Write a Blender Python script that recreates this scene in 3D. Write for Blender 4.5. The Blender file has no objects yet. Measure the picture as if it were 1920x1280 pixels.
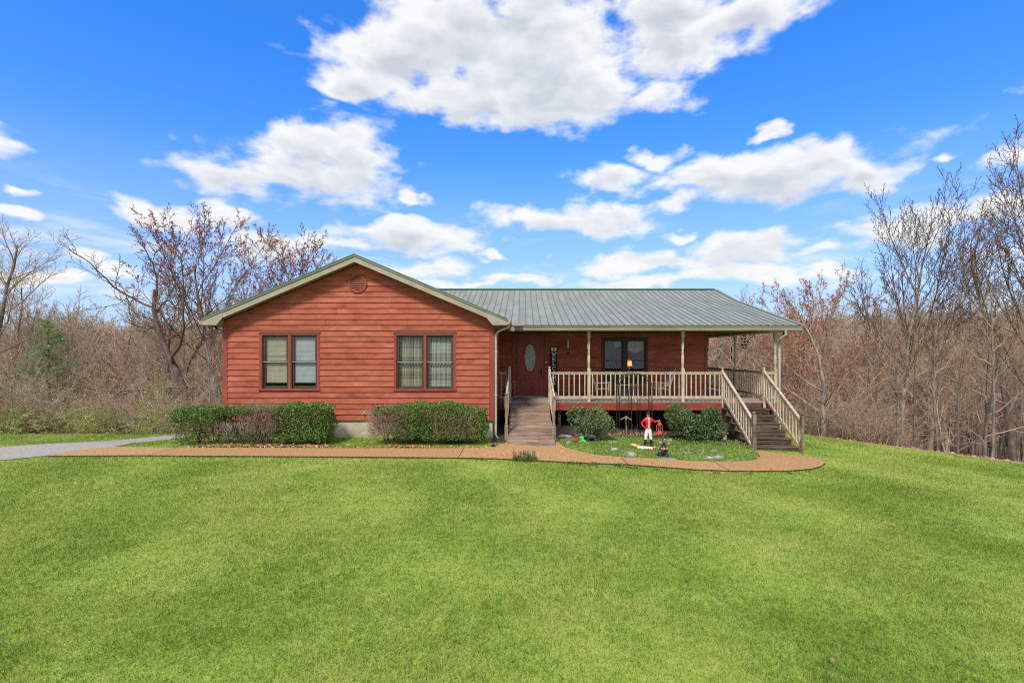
import bpy, bmesh, math, random
import numpy as np
from mathutils import Vector, Matrix

# ------------------------------------------------------------------ camera, world, sun, exposure
S = bpy.context.scene
COL = S.collection
FPX, VX, VY, H = 933.0, 980.0, 663.0, 2.55      # focal length and vanishing point in photo pixels, eye height in metres
cam_data = bpy.data.cameras.new("camera")
cam = bpy.data.objects.new("camera", cam_data)
COL.objects.link(cam)
cam.location = (0, 0, H)
cam.rotation_euler = (math.radians(90), 0, 0)
cam_data.sensor_width = 36.0
cam_data.lens = 36.0 * FPX / 1920.0
cam_data.shift_x = -(VX - 960.0) / 1920.0
cam_data.shift_y = (VY - 640.0) / 1920.0
cam_data.clip_start = 0.05
cam_data.clip_end = 3000
S.camera = cam

S.view_settings.view_transform = 'Standard'
S.view_settings.look = 'None'
S.view_settings.exposure = 0.80
S.view_settings.gamma = 1.0
S.view_settings.use_curve_mapping = False
S.render.engine = 'CYCLES'
S.cycles.max_bounces = 6
S.cycles.transparent_max_bounces = 12
S.cycles.use_denoising = False
S.cycles.pixel_filter_type = 'BLACKMAN_HARRIS'
S.cycles.filter_width = 1.05

SUN_EL, SUN_AZ = math.radians(48), math.radians(200)   # azimuth clockwise from +Y (the view), so the sun stands behind the camera
SKY_STRENGTH = 0.12
sl = bpy.data.lights.new("sun", 'SUN')
sl.energy = 2.7
sl.angle = math.radians(10)
sl.color = (1.0, 0.90, 0.76)
sun = bpy.data.objects.new("sun", sl)
COL.objects.link(sun)
_sd = Vector((math.sin(SUN_AZ) * math.cos(SUN_EL), math.cos(SUN_AZ) * math.cos(SUN_EL), math.sin(SUN_EL)))
sun.rotation_euler = _sd.to_track_quat('Z', 'Y').to_euler()
sun.location = (0, 0, 30)


class NT:
    """small helper to write node graphs as expressions"""
    def __init__(s, tree):
        s.t = tree
    def n(s, kind, ins=None, **props):
        nd = s.t.nodes.new(kind)
        for k, v in props.items():
            setattr(nd, k, v)
        for k, v in (ins or {}).items():
            s.put(nd, k, v)
        return nd
    def put(s, nd, k, v):
        sock = nd.inputs[k]
        if isinstance(v, bpy.types.NodeSocket):
            s.t.links.new(v, sock)
        elif isinstance(v, bpy.types.Node):
            s.t.links.new(v.outputs[0], sock)
        else:
            if hasattr(sock.default_value, '__len__') and len(sock.default_value) == 4 and len(v) == 3:
                v = (*v, 1)
            sock.default_value = v
    def m(s, op, a, b=0.0, c=None, clamp=False):
        nd = s.t.nodes.new('ShaderNodeMath'); nd.operation = op; nd.use_clamp = clamp
        s.put(nd, 0, a); s.put(nd, 1, b)
        if c is not None: s.put(nd, 2, c)
        return nd.outputs[0]
    def v(s, op, a, b=(0, 0, 0)):
        nd = s.t.nodes.new('ShaderNodeVectorMath'); nd.operation = op
        s.put(nd, 0, a); s.put(nd, 1, b)
        return nd.outputs['Value'] if op in ('LENGTH', 'DOT_PRODUCT') else nd.outputs[0]
    def mix(s, f, a, b, blend='MIX'):
        nd = s.t.nodes.new('ShaderNodeMix'); nd.data_type = 'RGBA'; nd.blend_type = blend
        s.put(nd, 'Factor', f)
        s.put(nd, 6, a); s.put(nd, 7, b)
        return nd.outputs[2]
    def ramp(s, f, stops, interp='LINEAR'):
        nd = s.t.nodes.new('ShaderNodeValToRGB')
        cr = nd.color_ramp; cr.interpolation = interp
        while len(cr.elements) < len(stops): cr.elements.new(0.5)
        for e, (p, c) in zip(cr.elements, stops):
            e.position = p; e.color = (*c, 1) if len(c) == 3 else c
        s.put(nd, 0, f)
        return nd.outputs[0]
    def noise(s, vec, scale, detail=4, rough=0.55, dist=0.0):
        nd = s.t.nodes.new('ShaderNodeTexNoise')
        if vec is not None: s.put(nd, 'Vector', vec)
        nd.inputs['Scale'].default_value = scale; nd.inputs['Detail'].default_value = detail
        nd.inputs['Roughness'].default_value = rough; nd.inputs['Distortion'].default_value = dist
        return nd.outputs[0]
    def sstep(s, x, a, b):
        nd = s.t.nodes.new('ShaderNodeMapRange'); nd.interpolation_type = 'SMOOTHSTEP'
        s.put(nd, 0, x); nd.inputs[1].default_value = a; nd.inputs[2].default_value = b
        return nd.outputs[0]


def az_el(px, py):
    x, z = (px - VX) / FPX, (VY - py) / FPX
    return math.atan2(x, 1), math.atan2(z, math.hypot(x, 1))


# every cloud of the photograph as a few lobes: centre x, y and half sizes in photo pixels, turned into directions in the sky
CLOUDS = [(900, 70, 200, 95), (1040, 140, 175, 88), (760, 110, 130, 70), (650, 150, 72, 26), (850, 185, 130, 40), (1140, 190, 130, 36), (960, 8, 150, 60), (1010, 205, 150, 42),
          (1255, 70, 115, 64), (1400, 22, 120, 44), (1215, 110, 55, 36), (1240, 15, 110, 30), (1190, 190, 85, 16),
          (560, 268, 92, 42), (672, 298, 80, 58), (450, 335, 130, 30), (590, 340, 150, 42),
          (1470, 326, 215, 44), (1560, 292, 80, 32), (1620, 322, 80, 40), (1330, 326, 85, 28),
          (1145, 335, 66, 26), (1225, 294, 70, 17), (1275, 380, 52, 20), (1420, 262, 36, 13), (1766, 290, 42, 13),
          (1080, 410, 165, 25), (1150, 402, 70, 20), (770, 440, 145, 25), (650, 455, 48, 16), (745, 420, 60, 16),
          (290, 403, 82, 24), (430, 400, 50, 22), (520, 452, 95, 30), (155, 477, 58, 20), (35, 350, 66, 13), (20, 400, 55, 17),
          (212, 505, 48, 19), (95, 535, 75, 20), (770, 370, 44, 11), (1260, 436, 48, 14), (915, 470, 26, 8),
          (1230, 490, 185, 22), (1400, 462, 140, 25), (1540, 470, 62, 15), (1380, 512, 130, 22), (790, 500, 110, 22), (980, 520, 90, 15), (1190, 528, 110, 13),
          (1720, 425, 125, 36), (1850, 402, 90, 28), (1900, 292, 78, 28), (860, 532, 100, 10), (1560, 505, 90, 12), (-120, 250, 120, 40), (2100, 180, 150, 60)]


def build_world():
    w = bpy.data.worlds.new("World")
    S.world = w
    w.use_nodes = True
    t = w.node_tree
    t.nodes.clear()
    g = NT(t)
    sky = g.n('ShaderNodeTexSky', sky_type='NISHITA')
    sky.sun_disc = False
    sky.sun_elevation = SUN_EL
    sky.sun_rotation = SUN_AZ
    sky.altitude = 300
    sky.air_density = 1.0
    sky.dust_density = 0.35
    sky.ozone_density = 3.0
    d = g.n('ShaderNodeTexCoord').outputs['Generated']
    sep = g.n('ShaderNodeSeparateXYZ', {0: d})
    x, y, z = sep.outputs
    az = g.m('ARCTAN2', x, y)
    el = g.m('ARCSINE', z)
    ae = g.n('ShaderNodeCombineXYZ', {0: az, 1: el}).outputs[0]
    # warp so that lobes get ragged outlines
    nv = g.n('ShaderNodeCombineXYZ', {0: g.m('MULTIPLY', az, 1.0), 1: g.m('MULTIPLY', el, 1.9)}).outputs[0]
    n1 = g.noise(nv, 7.5, 7, 0.54, 0.3)
    n2 = g.noise(nv, 17.0, 5, 0.55, 0.3)
    wv = g.t.nodes.new('ShaderNodeTexNoise'); wv.inputs['Scale'].default_value = 9.0; wv.inputs['Detail'].default_value = 4; g.put(wv, 'Vector', nv)
    ae = g.v('ADD', ae, g.v('MULTIPLY', g.v('SUBTRACT', wv.outputs['Color'], (.5, .5, .5)), (0.17, 0.075, 0)))
    field = None; under = None
    for (px, py, hw, hh) in CLOUDS:
        a, e = az_el(px, py)
        a2, _ = az_el(px + hw, py)
        _, e2 = az_el(px, py - hh)
        ra, re = abs(a2 - a) * 1.12, abs(e2 - e) * 1.15
        if hh > 60: ra, re = ra * 0.80, re * 0.80
        qv = g.v('MULTIPLY', g.v('SUBTRACT', ae, (a, e, 0)), (1 / ra, 1 / re, 0))
        f = g.m('SUBTRACT', 1.5 if hh > 60 else 1.15 if hh > 24 else 1.0, g.v('LENGTH', qv))
        if hh > 24:
            u_ = g.m('SUBTRACT', 1.0, g.v('LENGTH', g.v('ADD', qv, (0, 0.62, 0))))
            under = u_ if under is None else g.m('MAXIMUM', under, u_)
        if field is None: field = f
        else:
            nd = t.nodes.new('ShaderNodeMath'); nd.operation = 'SMOOTH_MAX'
            g.put(nd, 0, field); g.put(nd, 1, f); nd.inputs[2].default_value = 0.12
            field = nd.outputs[0]
    # unseen clouds outside the frame, thickened to warm the ambient light
    outside = g.m('MAXIMUM', g.m('SUBTRACT', g.m('ABSOLUTE', az), 0.95), g.m('SUBTRACT', el, 0.66))
    outside = g.sstep(outside, 0.0, 0.15)
    gen = g.m('MULTIPLY', g.m('SUBTRACT', g.noise(d, 3.0, 3, 0.5), 0.50), 6.0)
    gen = g.m('SUBTRACT', g.m('MULTIPLY', outside, g.m('ADD', gen, 1.7)), 1.2)
    field = g.m('MAXIMUM', field, gen)
    nn = g.m('ADD', g.m('MULTIPLY', g.m('SUBTRACT', n1, 0.5), 2.1), g.m('MULTIPLY', g.m('SUBTRACT', n2, 0.5), 1.1))
    dens = g.m('ADD', field, nn)
    mask = g.sstep(dens, -0.08, 0.62)
    # thin streaks and small puffs low down
    lowv = g.n('ShaderNodeCombineXYZ', {0: g.m('MULTIPLY', az, 3.2), 1: g.m('MULTIPLY', el, 17.0), 2: 3.3}).outputs[0]
    band = g.m('MULTIPLY', g.sstep(el, 0.03, 0.10), g.m('SUBTRACT', 1.0, g.sstep(el, 0.14, 0.30)))
    puff = g.m('MULTIPLY', g.m('MULTIPLY', g.sstep(g.noise(lowv, 1.6, 7, 0.58, 0.3), 0.50, 0.72), band), 0.75)
    mask = g.m('MAXIMUM', mask, puff)
    # light: bright rims, grey-blue thick parts and undersides
    n3 = g.noise(g.v('ADD', nv, (0.0, 0.035, 0)), 7.5, 5, 0.55, 0.35)
    relief = g.m('SUBTRACT', n1, n3)
    n4 = g.noise(nv, 12.0, 4, 0.5)
    grey = g.m('ADD', g.m('MULTIPLY', g.sstep(dens, 0.30, 1.3), 0.35), g.m('MULTIPLY', relief, -2.6))
    grey = g.m('ADD', grey, g.m('MULTIPLY', g.m('SUBTRACT', n4, 0.5), 0.8))
    grey = g.m('ADD', grey, g.m('MULTIPLY', g.sstep(g.m('ADD', under, g.m('MULTIPLY', g.m('SUBTRACT', n1, 0.5), 1.0)), -0.15, 0.95), 0.72))
    grey = g.m('SUBTRACT', grey, 0.12, clamp=True)
    ccol = g.mix(grey, (0.97, 0.975, 0.98), (0.62, 0.67, 0.74))
    k = 0.575
    ccol = g.mix(1.0, ccol, (k / SKY_STRENGTH,) * 3, 'MULTIPLY')
    tint = g.ramp(g.m('MULTIPLY', el, 1.35), [(0.0, (0.75, 0.85, 1.0)), (0.25, (0.40, 0.66, 1.05)), (0.7, (0.20, 0.68, 1.28)), (1.0, (0.24, 0.72, 1.25))])
    scol = g.mix(1.0, sky.outputs[0], tint, 'MULTIPLY')
    scol = g.mix(1.0, scol, (1.16, 1.16, 1.16), 'MULTIPLY')
    # milky air low down
    low = g.m('MULTIPLY', g.m('SUBTRACT', 1.0, g.sstep(el, 0.02, 0.40)), 0.75)
    scol = g.mix(low, scol, (0.46 * k / SKY_STRENGTH, 0.62 * k / SKY_STRENGTH, 0.90 * k / SKY_STRENGTH))
    mask = g.m('MULTIPLY', mask, 0.97)
    col = g.mix(mask, scol, ccol)
    bg = g.n('ShaderNodeBackground', {'Color': col, 'Strength': SKY_STRENGTH})
    out = g.n('ShaderNodeOutputWorld')
    t.links.new(bg.outputs[0], out.inputs[0])


build_world()
S.world.cycles.sampling_method = 'MANUAL'
S.world.cycles.sample_map_resolution = 1024

# ------------------------------------------------------------------ mesh helpers
class MB:
    """collects shapes; build() links them as ONE mesh object"""
    def __init__(s):
        s.v, s.f, s.mi = [], [], []
    def add(s, verts, faces, mi=0):
        o = len(s.v)
        s.v += [tuple(p) for p in verts]
        s.f += [tuple(i + o for i in f) for f in faces]
        s.mi += [mi] * len(faces)
        return s
    def box(s, x0, x1, y0, y1, z0, z1, mi=0):
        v = [(x, y, z) for z in (z0, z1) for y in (y0, y1) for x in (x0, x1)]
        return s.add(v, [(0, 2, 3, 1), (4, 5, 7, 6), (0, 1, 5, 4), (2, 6, 7, 3), (0, 4, 6, 2), (1, 3, 7, 5)], mi)
    def prism(s, poly, axis, a, b, mi=0):
        """poly: 2-D outline; extruded along axis from a to b. axis 'y': poly is (x,z); 'x': (y,z); 'z': (x,y)"""
        def P(u, w, t):
            return {'y': (u, t, w), 'x': (t, u, w), 'z': (u, w, t)}[axis]
        n = len(poly)
        v = [P(u, w, a) for u, w in poly] + [P(u, w, b) for u, w in poly]
        f = [tuple(range(n))[::-1], tuple(range(n, 2 * n))] + [(i, (i + 1) % n, n + (i + 1) % n, n + i) for i in range(n)]
        return s.add(v, f, mi)
    def bar(s, p, q, w, h, mi=0, up=(0, 0, 1)):
        """rectangular bar from p to q, w wide, h high"""
        p, q = Vector(p), Vector(q)
        d = (q - p).normalized()
        u = Vector(up)
        if abs(d.dot(u)) > 0.99: u = Vector((0, 1, 0))
        sx = d.cross(u).normalized() * w / 2
        sz = sx.cross(d).normalized() * h / 2
        v = [c + a * sx + b * sz for c in (p, q) for a, b in ((-1, -1), (1, -1), (1, 1), (-1, 1))]
        return s.add(v, [(3, 2, 1, 0), (4, 5, 6, 7), (0, 1, 5, 4), (1, 2, 6, 5), (2, 3, 7, 6), (3, 0, 4, 7)], mi)
    def tube(s, pts, rad, n=6, mi=0, cap=True):
        pts = [Vector(p) for p in pts]
        if not hasattr(rad, '__len__'): rad = [rad] * len(pts)
        o = len(s.v)
        k = len(pts)
        for i, p in enumerate(pts):
            d = (pts[min(i + 1, k - 1)] - pts[max(i - 1, 0)]).normalized()
            u = Vector((0, 0, 1)) if abs(d.z) < 0.9 else Vector((0, 1, 0))
            a = d.cross(u).normalized(); b = a.cross(d)
            for j in range(n):
                t = 2 * math.pi * j / n
                s.v.append(tuple(p + (a * math.cos(t) + b * math.sin(t)) * rad[i]))
        for i in range(k - 1):
            for j in range(n):
                s.f.append((o + i * n + j, o + i * n + (j + 1) % n, o + (i + 1) * n + (j + 1) % n, o + (i + 1) * n + j)); s.mi.append(mi)
        if cap:
            s.f.append(tuple(o + j for j in range(n))[::-1]); s.mi.append(mi)
            s.f.append(tuple(o + (k - 1) * n + j for j in range(n))); s.mi.append(mi)
        return s
    def lathe(s, prof, c=(0, 0, 0), n=12, mi=0):
        """prof: list of (radius, z)"""
        o = len(s.v)
        for r, z in prof:
            for j in range(n):
                t = 2 * math.pi * (j + .5) / n
                s.v.append((c[0] + r * math.cos(t), c[1] + r * math.sin(t), c[2] + z))
        k = len(prof)
        for i in range(k - 1):
            for j in range(n):
                s.f.append((o + i * n + j, o + i * n + (j + 1) % n, o + (i + 1) * n + (j + 1) % n, o + (i + 1) * n + j)); s.mi.append(mi)
        s.f.append(tuple(o + j for j in range(n))[::-1]); s.mi.append(mi)
        s.f.append(tuple(o + (k - 1) * n + j for j in range(n))); s.mi.append(mi)
        return s
    def blob(s, c, r, seed=0, rough=0.0, nu=10, nv=7, mi=0):
        rr = random.Random(seed)
        ph = [(rr.uniform(0, 6.28), rr.uniform(1, 3), rr.uniform(1, 3)) for _ in range(4)]
        o = len(s.v)
        for i in range(nv + 1):
            th = math.pi * i / nv
            for j in range(nu):
                a = 2 * math.pi * j / nu
                x, y, z = math.sin(th) * math.cos(a), math.sin(th) * math.sin(a), math.cos(th)
                k = 1 + rough * sum(math.sin(p + q * x * 2 + w * y * 2 + q * z * 2) for p, q, w in ph) / 3
                if i in (0, nv): k = 1
                s.v.append((c[0] + r[0] * x * k, c[1] + r[1] * y * k, c[2] + r[2] * z * k))
        for i in range(nv):
            for j in range(nu):
                s.f.append((o + i * nu + j, o + (i + 1) * nu + j, o + (i + 1) * nu + (j + 1) % nu, o + i * nu + (j + 1) % nu)); s.mi.append(mi)
        return s
    def build(s, name, mat, parent=None, at=None, smooth=False, origin=None, bevel=0):
        """vertices are in world coordinates, or local ones placed at 'at'"""
        me = bpy.data.meshes.new(name)
        off = Vector((0, 0, 0))
        base = world_of(parent)
        if at is None:
            loc = Vector(origin) if origin is not None else base.copy()
            off = loc
        else:
            loc = Vector(at)
        me.from_pydata([tuple(Vector(p) - off) for p in s.v], [], s.f)
        mats = mat if isinstance(mat, (list, tuple)) else [mat]
        for m_ in mats: me.materials.append(m_)
        if len(mats) > 1: me.polygons.foreach_set('material_index', s.mi)
        if smooth: me.polygons.foreach_set('use_smooth', [True] * len(s.f))
        me.update()
        o = bpy.data.objects.new(name, me)
        COL.objects.link(o)
        if parent is not None: o.parent = parent
        o.location = loc - base
        WL[o.name] = loc
        if bevel:
            b = o.modifiers.new('bevel', 'BEVEL'); b.width = bevel; b.segments = 1; b.limit_method = 'ANGLE'
        return o


WL = {}
def world_of(o):
    return WL.get(o.name, Vector((0, 0, 0))).copy() if o is not None else Vector((0, 0, 0))


def tag(o, label=None, cat=None, group=None, kind=None):
    if label: o['label'] = label
    if cat: o['category'] = cat
    if group: o['group'] = group
    if kind: o['kind'] = kind
    return o


def thing(name, label, cat, loc=(0, 0, 0), rotz=0.0, group=None):
    o = bpy.data.objects.new(name, None)
    COL.objects.link(o)
    o.location = loc
    o.rotation_euler = (0, 0, rotz)
    o.empty_display_size = 0.2
    WL[o.name] = Vector(loc)
    return tag(o, label, cat, group)


def np_mesh(name, V, F, mats, parent=None, mi=None, smooth=False):
    """V (n,3), F (m,3) or (m,4) numpy arrays"""
    me = bpy.data.meshes.new(name)
    k = F.shape[1]
    me.vertices.add(len(V)); me.vertices.foreach_set('co', np.ascontiguousarray(V, dtype=np.float32).ravel())
    me.loops.add(F.size); me.loops.foreach_set('vertex_index', np.ascontiguousarray(F, dtype=np.int32).ravel())
    me.polygons.add(len(F)); me.polygons.foreach_set('loop_start', np.arange(0, F.size, k, dtype=np.int32))
    me.polygons.foreach_set('loop_total', np.full(len(F), k, dtype=np.int32))
    if mi is not None: me.polygons.foreach_set('material_index', np.asarray(mi, dtype=np.int32))
    for m_ in (mats if isinstance(mats, (list, tuple)) else [mats]): me.materials.append(m_)
    if smooth: me.polygons.foreach_set('use_smooth', np.ones(len(F), dtype=bool))
    me.update(calc_edges=True)
    o = bpy.data.objects.new(name, me)
    COL.objects.link(o)
    if parent is not None: o.parent = parent
    WL[o.name] = world_of(parent)
    return o


def copy_tree(o, parent=None):
    c = o.copy()
    COL.objects.link(c)
    if parent is not None: c.parent = parent
    for ch in list(KIDS.get(o.name, ())) or [x for x in o.children]:
        copy_tree(ch, c)
    return c


KIDS = {}

# ------------------------------------------------------------------ materials
def mat(name, cols, scale=6.0, rough=0.8, bump=0.0, stretch=(1, 1, 1), island=0.0, objr=0.0, detail=5, spec=0.3,
        metal=0.0, bscale=None, contrast=1.0, trans=0.0, grain=0.0):
    m = bpy.data.materials.new(name)
    m.use_nodes = True
    t = m.node_tree; t.nodes.clear(); g = NT(t)
    tc = g.n('ShaderNodeTexCoord').outputs['Object']
    vec = g.v('MULTIPLY', tc, stretch)
    rnd = g.n('ShaderNodeObjectInfo').outputs['Random']
    if objr:
        vec = g.v('ADD', vec, g.n('ShaderNodeCombineXYZ', {0: g.m('MULTIPLY', rnd, 37.0), 1: g.m('MULTIPLY', rnd, 91.0), 2: g.m('MULTIPLY', rnd, 53.0)}).outputs[0])
    f = g.noise(vec, scale, detail, 0.6)
    f = g.m('MULTIPLY_ADD', g.m('SUBTRACT', f, 0.5), 2.2 * contrast, 0.5)
    if grain:
        f = g.m('ADD', f, g.m('MULTIPLY', g.m('SUBTRACT', g.noise(vec, scale * 9, 3, 0.6), 0.5), grain * 2))
    if objr: f = g.m('ADD', f, g.m('MULTIPLY', g.m('SUBTRACT', rnd, 0.5), objr))
    if island:
        ri = g.n('ShaderNodeNewGeometry').outputs['Random Per Island']
        f = g.m('ADD', g.m('MULTIPLY', f, 1 - island * 0.5), g.m('MULTIPLY', g.m('SUBTRACT', ri, 0.25), island))
    f = g.m('ADD', f, 0.0, clamp=True)
    n = len(cols)
    col = g.ramp(f, [(i / max(1, n - 1), c) for i, c in enumerate(cols)]) if n > 1 else cols[0]
    b = g.n('ShaderNodeBsdfPrincipled', {'Base Color': col, 'Roughness': rough, 'Metallic': metal, 'Specular IOR Level': spec})
    if bump:
        bn = g.n('ShaderNodeBump', {'Strength': min(1.0, bump), 'Distance': 0.01, 'Height': g.noise(vec, bscale or scale * 4, 4, 0.6)})
        t.links.new(bn.outputs[0], b.inputs['Normal'])
    out = g.n('ShaderNodeOutputMaterial')
    sh = b.outputs[0]
    if trans:
        tr = g.n('ShaderNodeBsdfTranslucent', {'Color': col})
        mx = g.n('ShaderNodeMixShader', {0: trans, 1: sh, 2: tr.outputs[0]})
        sh = mx.outputs[0]
    t.links.new(sh, out.inputs[0])
    return m


def glass_mat(name, tint=(0.9, 0.93, 0.92), refl=0.45, rough=0.03):
    m = bpy.data.materials.new(name)
    m.use_nodes = True
    t = m.node_tree; t.nodes.clear(); g = NT(t)
    fr = g.n('ShaderNodeFresnel', {'IOR': 1.5}).outputs[0]
    nz = g.n('ShaderNodeBump', {'Strength': 0.12, 'Distance': 0.02, 'Height': g.noise(g.n('ShaderNodeTexCoord').outputs['Object'], 2.2, 2)})
    tr = g.n('ShaderNodeBsdfTransparent', {'Color': tint})
    gl = g.n('ShaderNodeBsdfGlossy', {'Color': (1, 1, 1), 'Roughness': rough})
    t.links.new(nz.outputs[0], gl.inputs['Normal'])
    mx = g.n('ShaderNodeMixShader', {0: g.m('MULTIPLY_ADD', fr, refl, 0.0, clamp=True), 1: tr.outputs[0], 2: gl.outputs[0]})
    out = g.n('ShaderNodeOutputMaterial')
    t.links.new(mx.outputs[0], out.inputs[0])
    return m


def emit_mat(name, col, strength):
    m = bpy.data.materials.new(name)
    m.use_nodes = True
    b = m.node_tree.nodes['Principled BSDF']
    b.inputs['Base Color'].default_value = (*col, 1)
    b.inputs['Emission Color'].default_value = (*col, 1)
    b.inputs['Emission Strength'].default_value = strength
    return m


M = {}
M['siding'] = mat('red_stained_siding', [(0.171, 0.035, 0.020), (0.287, 0.067, 0.037), (0.347, 0.094, 0.053), (0.432, 0.145, 0.089)], 2.6, 0.75, 0.4, (0.7, 1, 1.5), objr=0.28, detail=7, bscale=38, grain=0.25, contrast=.85)
M['trim_red'] = mat('red_trim', [(0.162, 0.037, 0.026), (0.292, 0.067, 0.041)], 5, 0.7, 0.25, (1, 1, .3), objr=0.3)
M['rim_red'] = mat('red_rim_paint', [(0.172, 0.029, 0.016), (0.303, 0.059, 0.034)], 4, 0.7, 0.25, (.4, 1, 2), objr=0.2)
M['door_red'] = mat('door_wood', [(0.189, 0.030, 0.017), (0.319, 0.057, 0.030)], 5, 0.5, 0.12, (1.5, 1, .25), spec=.4)
M['sash'] = mat('brown_sash', [(0.045, 0.026, 0.022), (0.085, 0.045, 0.038)], 8, 0.6, 0.1)
M['rail_grey'] = mat('sash_edge', [(0.22, 0.21, 0.18), (0.32, 0.3, 0.27)], 8, 0.6)
M['fascia'] = mat('beige_fascia', [(0.251, 0.215, 0.160), (0.344, 0.301, 0.235)], 3, 0.6, 0.1, (1, 1, 1), grain=.1)
M['soffit'] = mat('soffit', [(0.20, 0.17, 0.11), (0.28, 0.25, 0.17)], 3, 0.7, 0.1)
M['gutter'] = mat('gutter_metal', [(0.22, 0.19, 0.135), (0.34, 0.31, 0.23)], 2.5, 0.45, 0.05, (.5, 1, 3), grain=.2)
M['downspout'] = mat('downspout', [(0.33, 0.30, 0.23), (0.45, 0.42, 0.34)], 3, 0.5)
M['roof'] = mat('grey_metal_roof', [(0.168, 0.176, 0.152), (0.212, 0.220, 0.192), (0.256, 0.267, 0.236)], 1.3, 0.55, 0.06, (1.6, .5, 1), objr=0.25, metal=0.0, spec=.3, grain=.12)
M['rib'] = mat('green_rib', [(0.065, 0.102, 0.080), (0.116, 0.167, 0.131)], 4, 0.5)
M['ridge'] = mat('green_metal_trim', [(0.05, 0.10, 0.065), (0.08, 0.15, 0.10)], 3, 0.45)
M['cream'] = mat('cream_paint', [(0.285, 0.214, 0.133), (0.437, 0.361, 0.252), (0.532, 0.465, 0.342)], 7, 0.6, 0.2, (1, 1, .35), objr=.35, grain=.15)
M['peeling'] = mat('peeling_rail_paint', [(0.20, 0.16, 0.12), (0.42, 0.35, 0.25), (0.55, 0.52, 0.46)], 9, 0.7, 0.4, (1, 1, 1), objr=.2, grain=.5)
M['grey_wood'] = mat('weathered_wood', [(0.089, 0.056, 0.037), (0.210, 0.145, 0.100), (0.336, 0.248, 0.180)], 3.0, 0.9, 0.9, (.6, 2.6, 2.6), objr=.45, detail=8, bscale=22, grain=.7)
M['deck'] = mat('deck_wood', [(0.16, 0.13, 0.11), (0.26, 0.225, 0.19), (0.35, 0.31, 0.27)], 2.5, 0.9, 0.5, (.4, 3, 3), objr=.4, grain=.3)
M['dark_wood'] = mat('dark_step_wood', [(0.022, 0.016, 0.012), (0.065, 0.045, 0.034), (0.17, 0.12, 0.09)], 3.2, 0.9, 1.0, (.4, 3, 3.5), objr=.3, detail=8, bscale=24, grain=.6)
M['newel'] = mat('weathered_newel', [(0.09, 0.06, 0.045), (0.20, 0.15, 0.11), (0.30, 0.24, 0.18)], 5, 0.9, 0.6, (2, 2, .35), objr=.4, grain=.4)
M['ceiling'] = mat('porch_ceiling', [(0.06, 0.04, 0.03), (0.10, 0.07, 0.05)], 3, 0.8)
M['concrete'] = mat('foundation_concrete', [(0.288, 0.263, 0.198), (0.408, 0.374, 0.292), (0.492, 0.456, 0.363)], 2.0, 0.9, 0.35, (1, 1, 1.6), grain=.25, bscale=40)
M['shaded_foundation'] = mat('foundation_painted_shade', [(0.018, 0.015, 0.013), (0.035, 0.030, 0.026)], 3, 0.95, 0.3)  # foundation wall darkened to paint in the shade under the deck
M['interior'] = mat('interior_wall', [(0.14, 0.13, 0.10), (0.18, 0.165, 0.13)], 2, 0.9)
M['glass'] = glass_mat('window_glass')
M['glass_dark'] = glass_mat('porch_window_glass', refl=1.3)
M['bark_dark'] = mat('dark_bark', [(0.035, 0.026, 0.020), (0.085, 0.064, 0.050), (0.16, 0.13, 0.105)], 3.0, 0.95, .6, (2, 2, .5), grain=.3)
M['blind_beige'] = mat('beige_blind', [(0.404, 0.380, 0.262), (0.499, 0.470, 0.344)], 3, 0.7)
M['blind_grey'] = mat('grey_blind', [(0.409, 0.426, 0.430), (0.509, 0.522, 0.533)], 3, 0.7)
M['black'] = mat('black_iron', [(0.012, 0.012, 0.013), (0.03, 0.028, 0.026)], 10, 0.5)
M['rust'] = mat('rusty_iron', [(0.06, 0.03, 0.018), (0.16, 0.08, 0.045)], 20, 0.85, .3)
M['white'] = mat('white_paint', [(0.55, 0.55, 0.54), (0.75, 0.75, 0.73)], 8, 0.6, .1)
M['navy'] = mat('navy_board', [(0.006, 0.008, 0.022), (0.014, 0.016, 0.04)], 6, 0.7)
M['letter'] = mat('letter_paint', [(0.744, 0.648, 0.504), (0.864, 0.792, 0.660)], 6, 0.7)
M['grey_chair'] = mat('rocker_wood', [(0.170, 0.128, 0.102), (0.374, 0.297, 0.246)], 8, 0.85, .3, (1, 1, .4))
M['stone'] = mat('pale_stone', [(0.127, 0.121, 0.105), (0.241, 0.231, 0.209), (0.368, 0.361, 0.342)], 4, 0.9, .6, objr=.4, detail=7, bscale=30, grain=.35)
M['slab'] = mat('exposed_aggregate_walk', [(0.204, 0.101, 0.038), (0.382, 0.212, 0.085), (0.521, 0.350, 0.168)], 30, 0.9, .6, objr=.15, detail=8, bscale=90, contrast=1.6, grain=1.0)
M['asphalt'] = mat('gravel_drive', [(0.203, 0.182, 0.162), (0.304, 0.277, 0.250), (0.419, 0.385, 0.351)], 14, 0.95, .5, detail=8, grain=.6)
M['bark'] = mat('grey_bark', [(0.062, 0.048, 0.038), (0.143, 0.115, 0.092), (0.262, 0.225, 0.187)], 3.0, 0.95, .6, (2, 2, .5), objr=.35, grain=.3)
M['bark_pale'] = mat('pale_bark', [(0.147, 0.120, 0.096), (0.292, 0.256, 0.217), (0.454, 0.409, 0.351)], 3.0, 0.95, .5, (2, 2, .6), objr=.3, grain=.3)
M['twig'] = mat('brown_twigs', [(0.153, 0.104, 0.072), (0.333, 0.237, 0.172), (0.511, 0.389, 0.286)], 1.2, 0.95, 0, objr=.6, island=.35)
M['twig_dark'] = mat('dark_twigs', [(0.082, 0.053, 0.034), (0.200, 0.132, 0.081)], 1.2, 0.95, 0, objr=.4, island=.3)
M['twig_tan'] = mat('tan_twigs', [(0.234, 0.171, 0.113), (0.468, 0.361, 0.254)], 1.2, 0.95, 0, objr=.5, island=.4)
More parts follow.
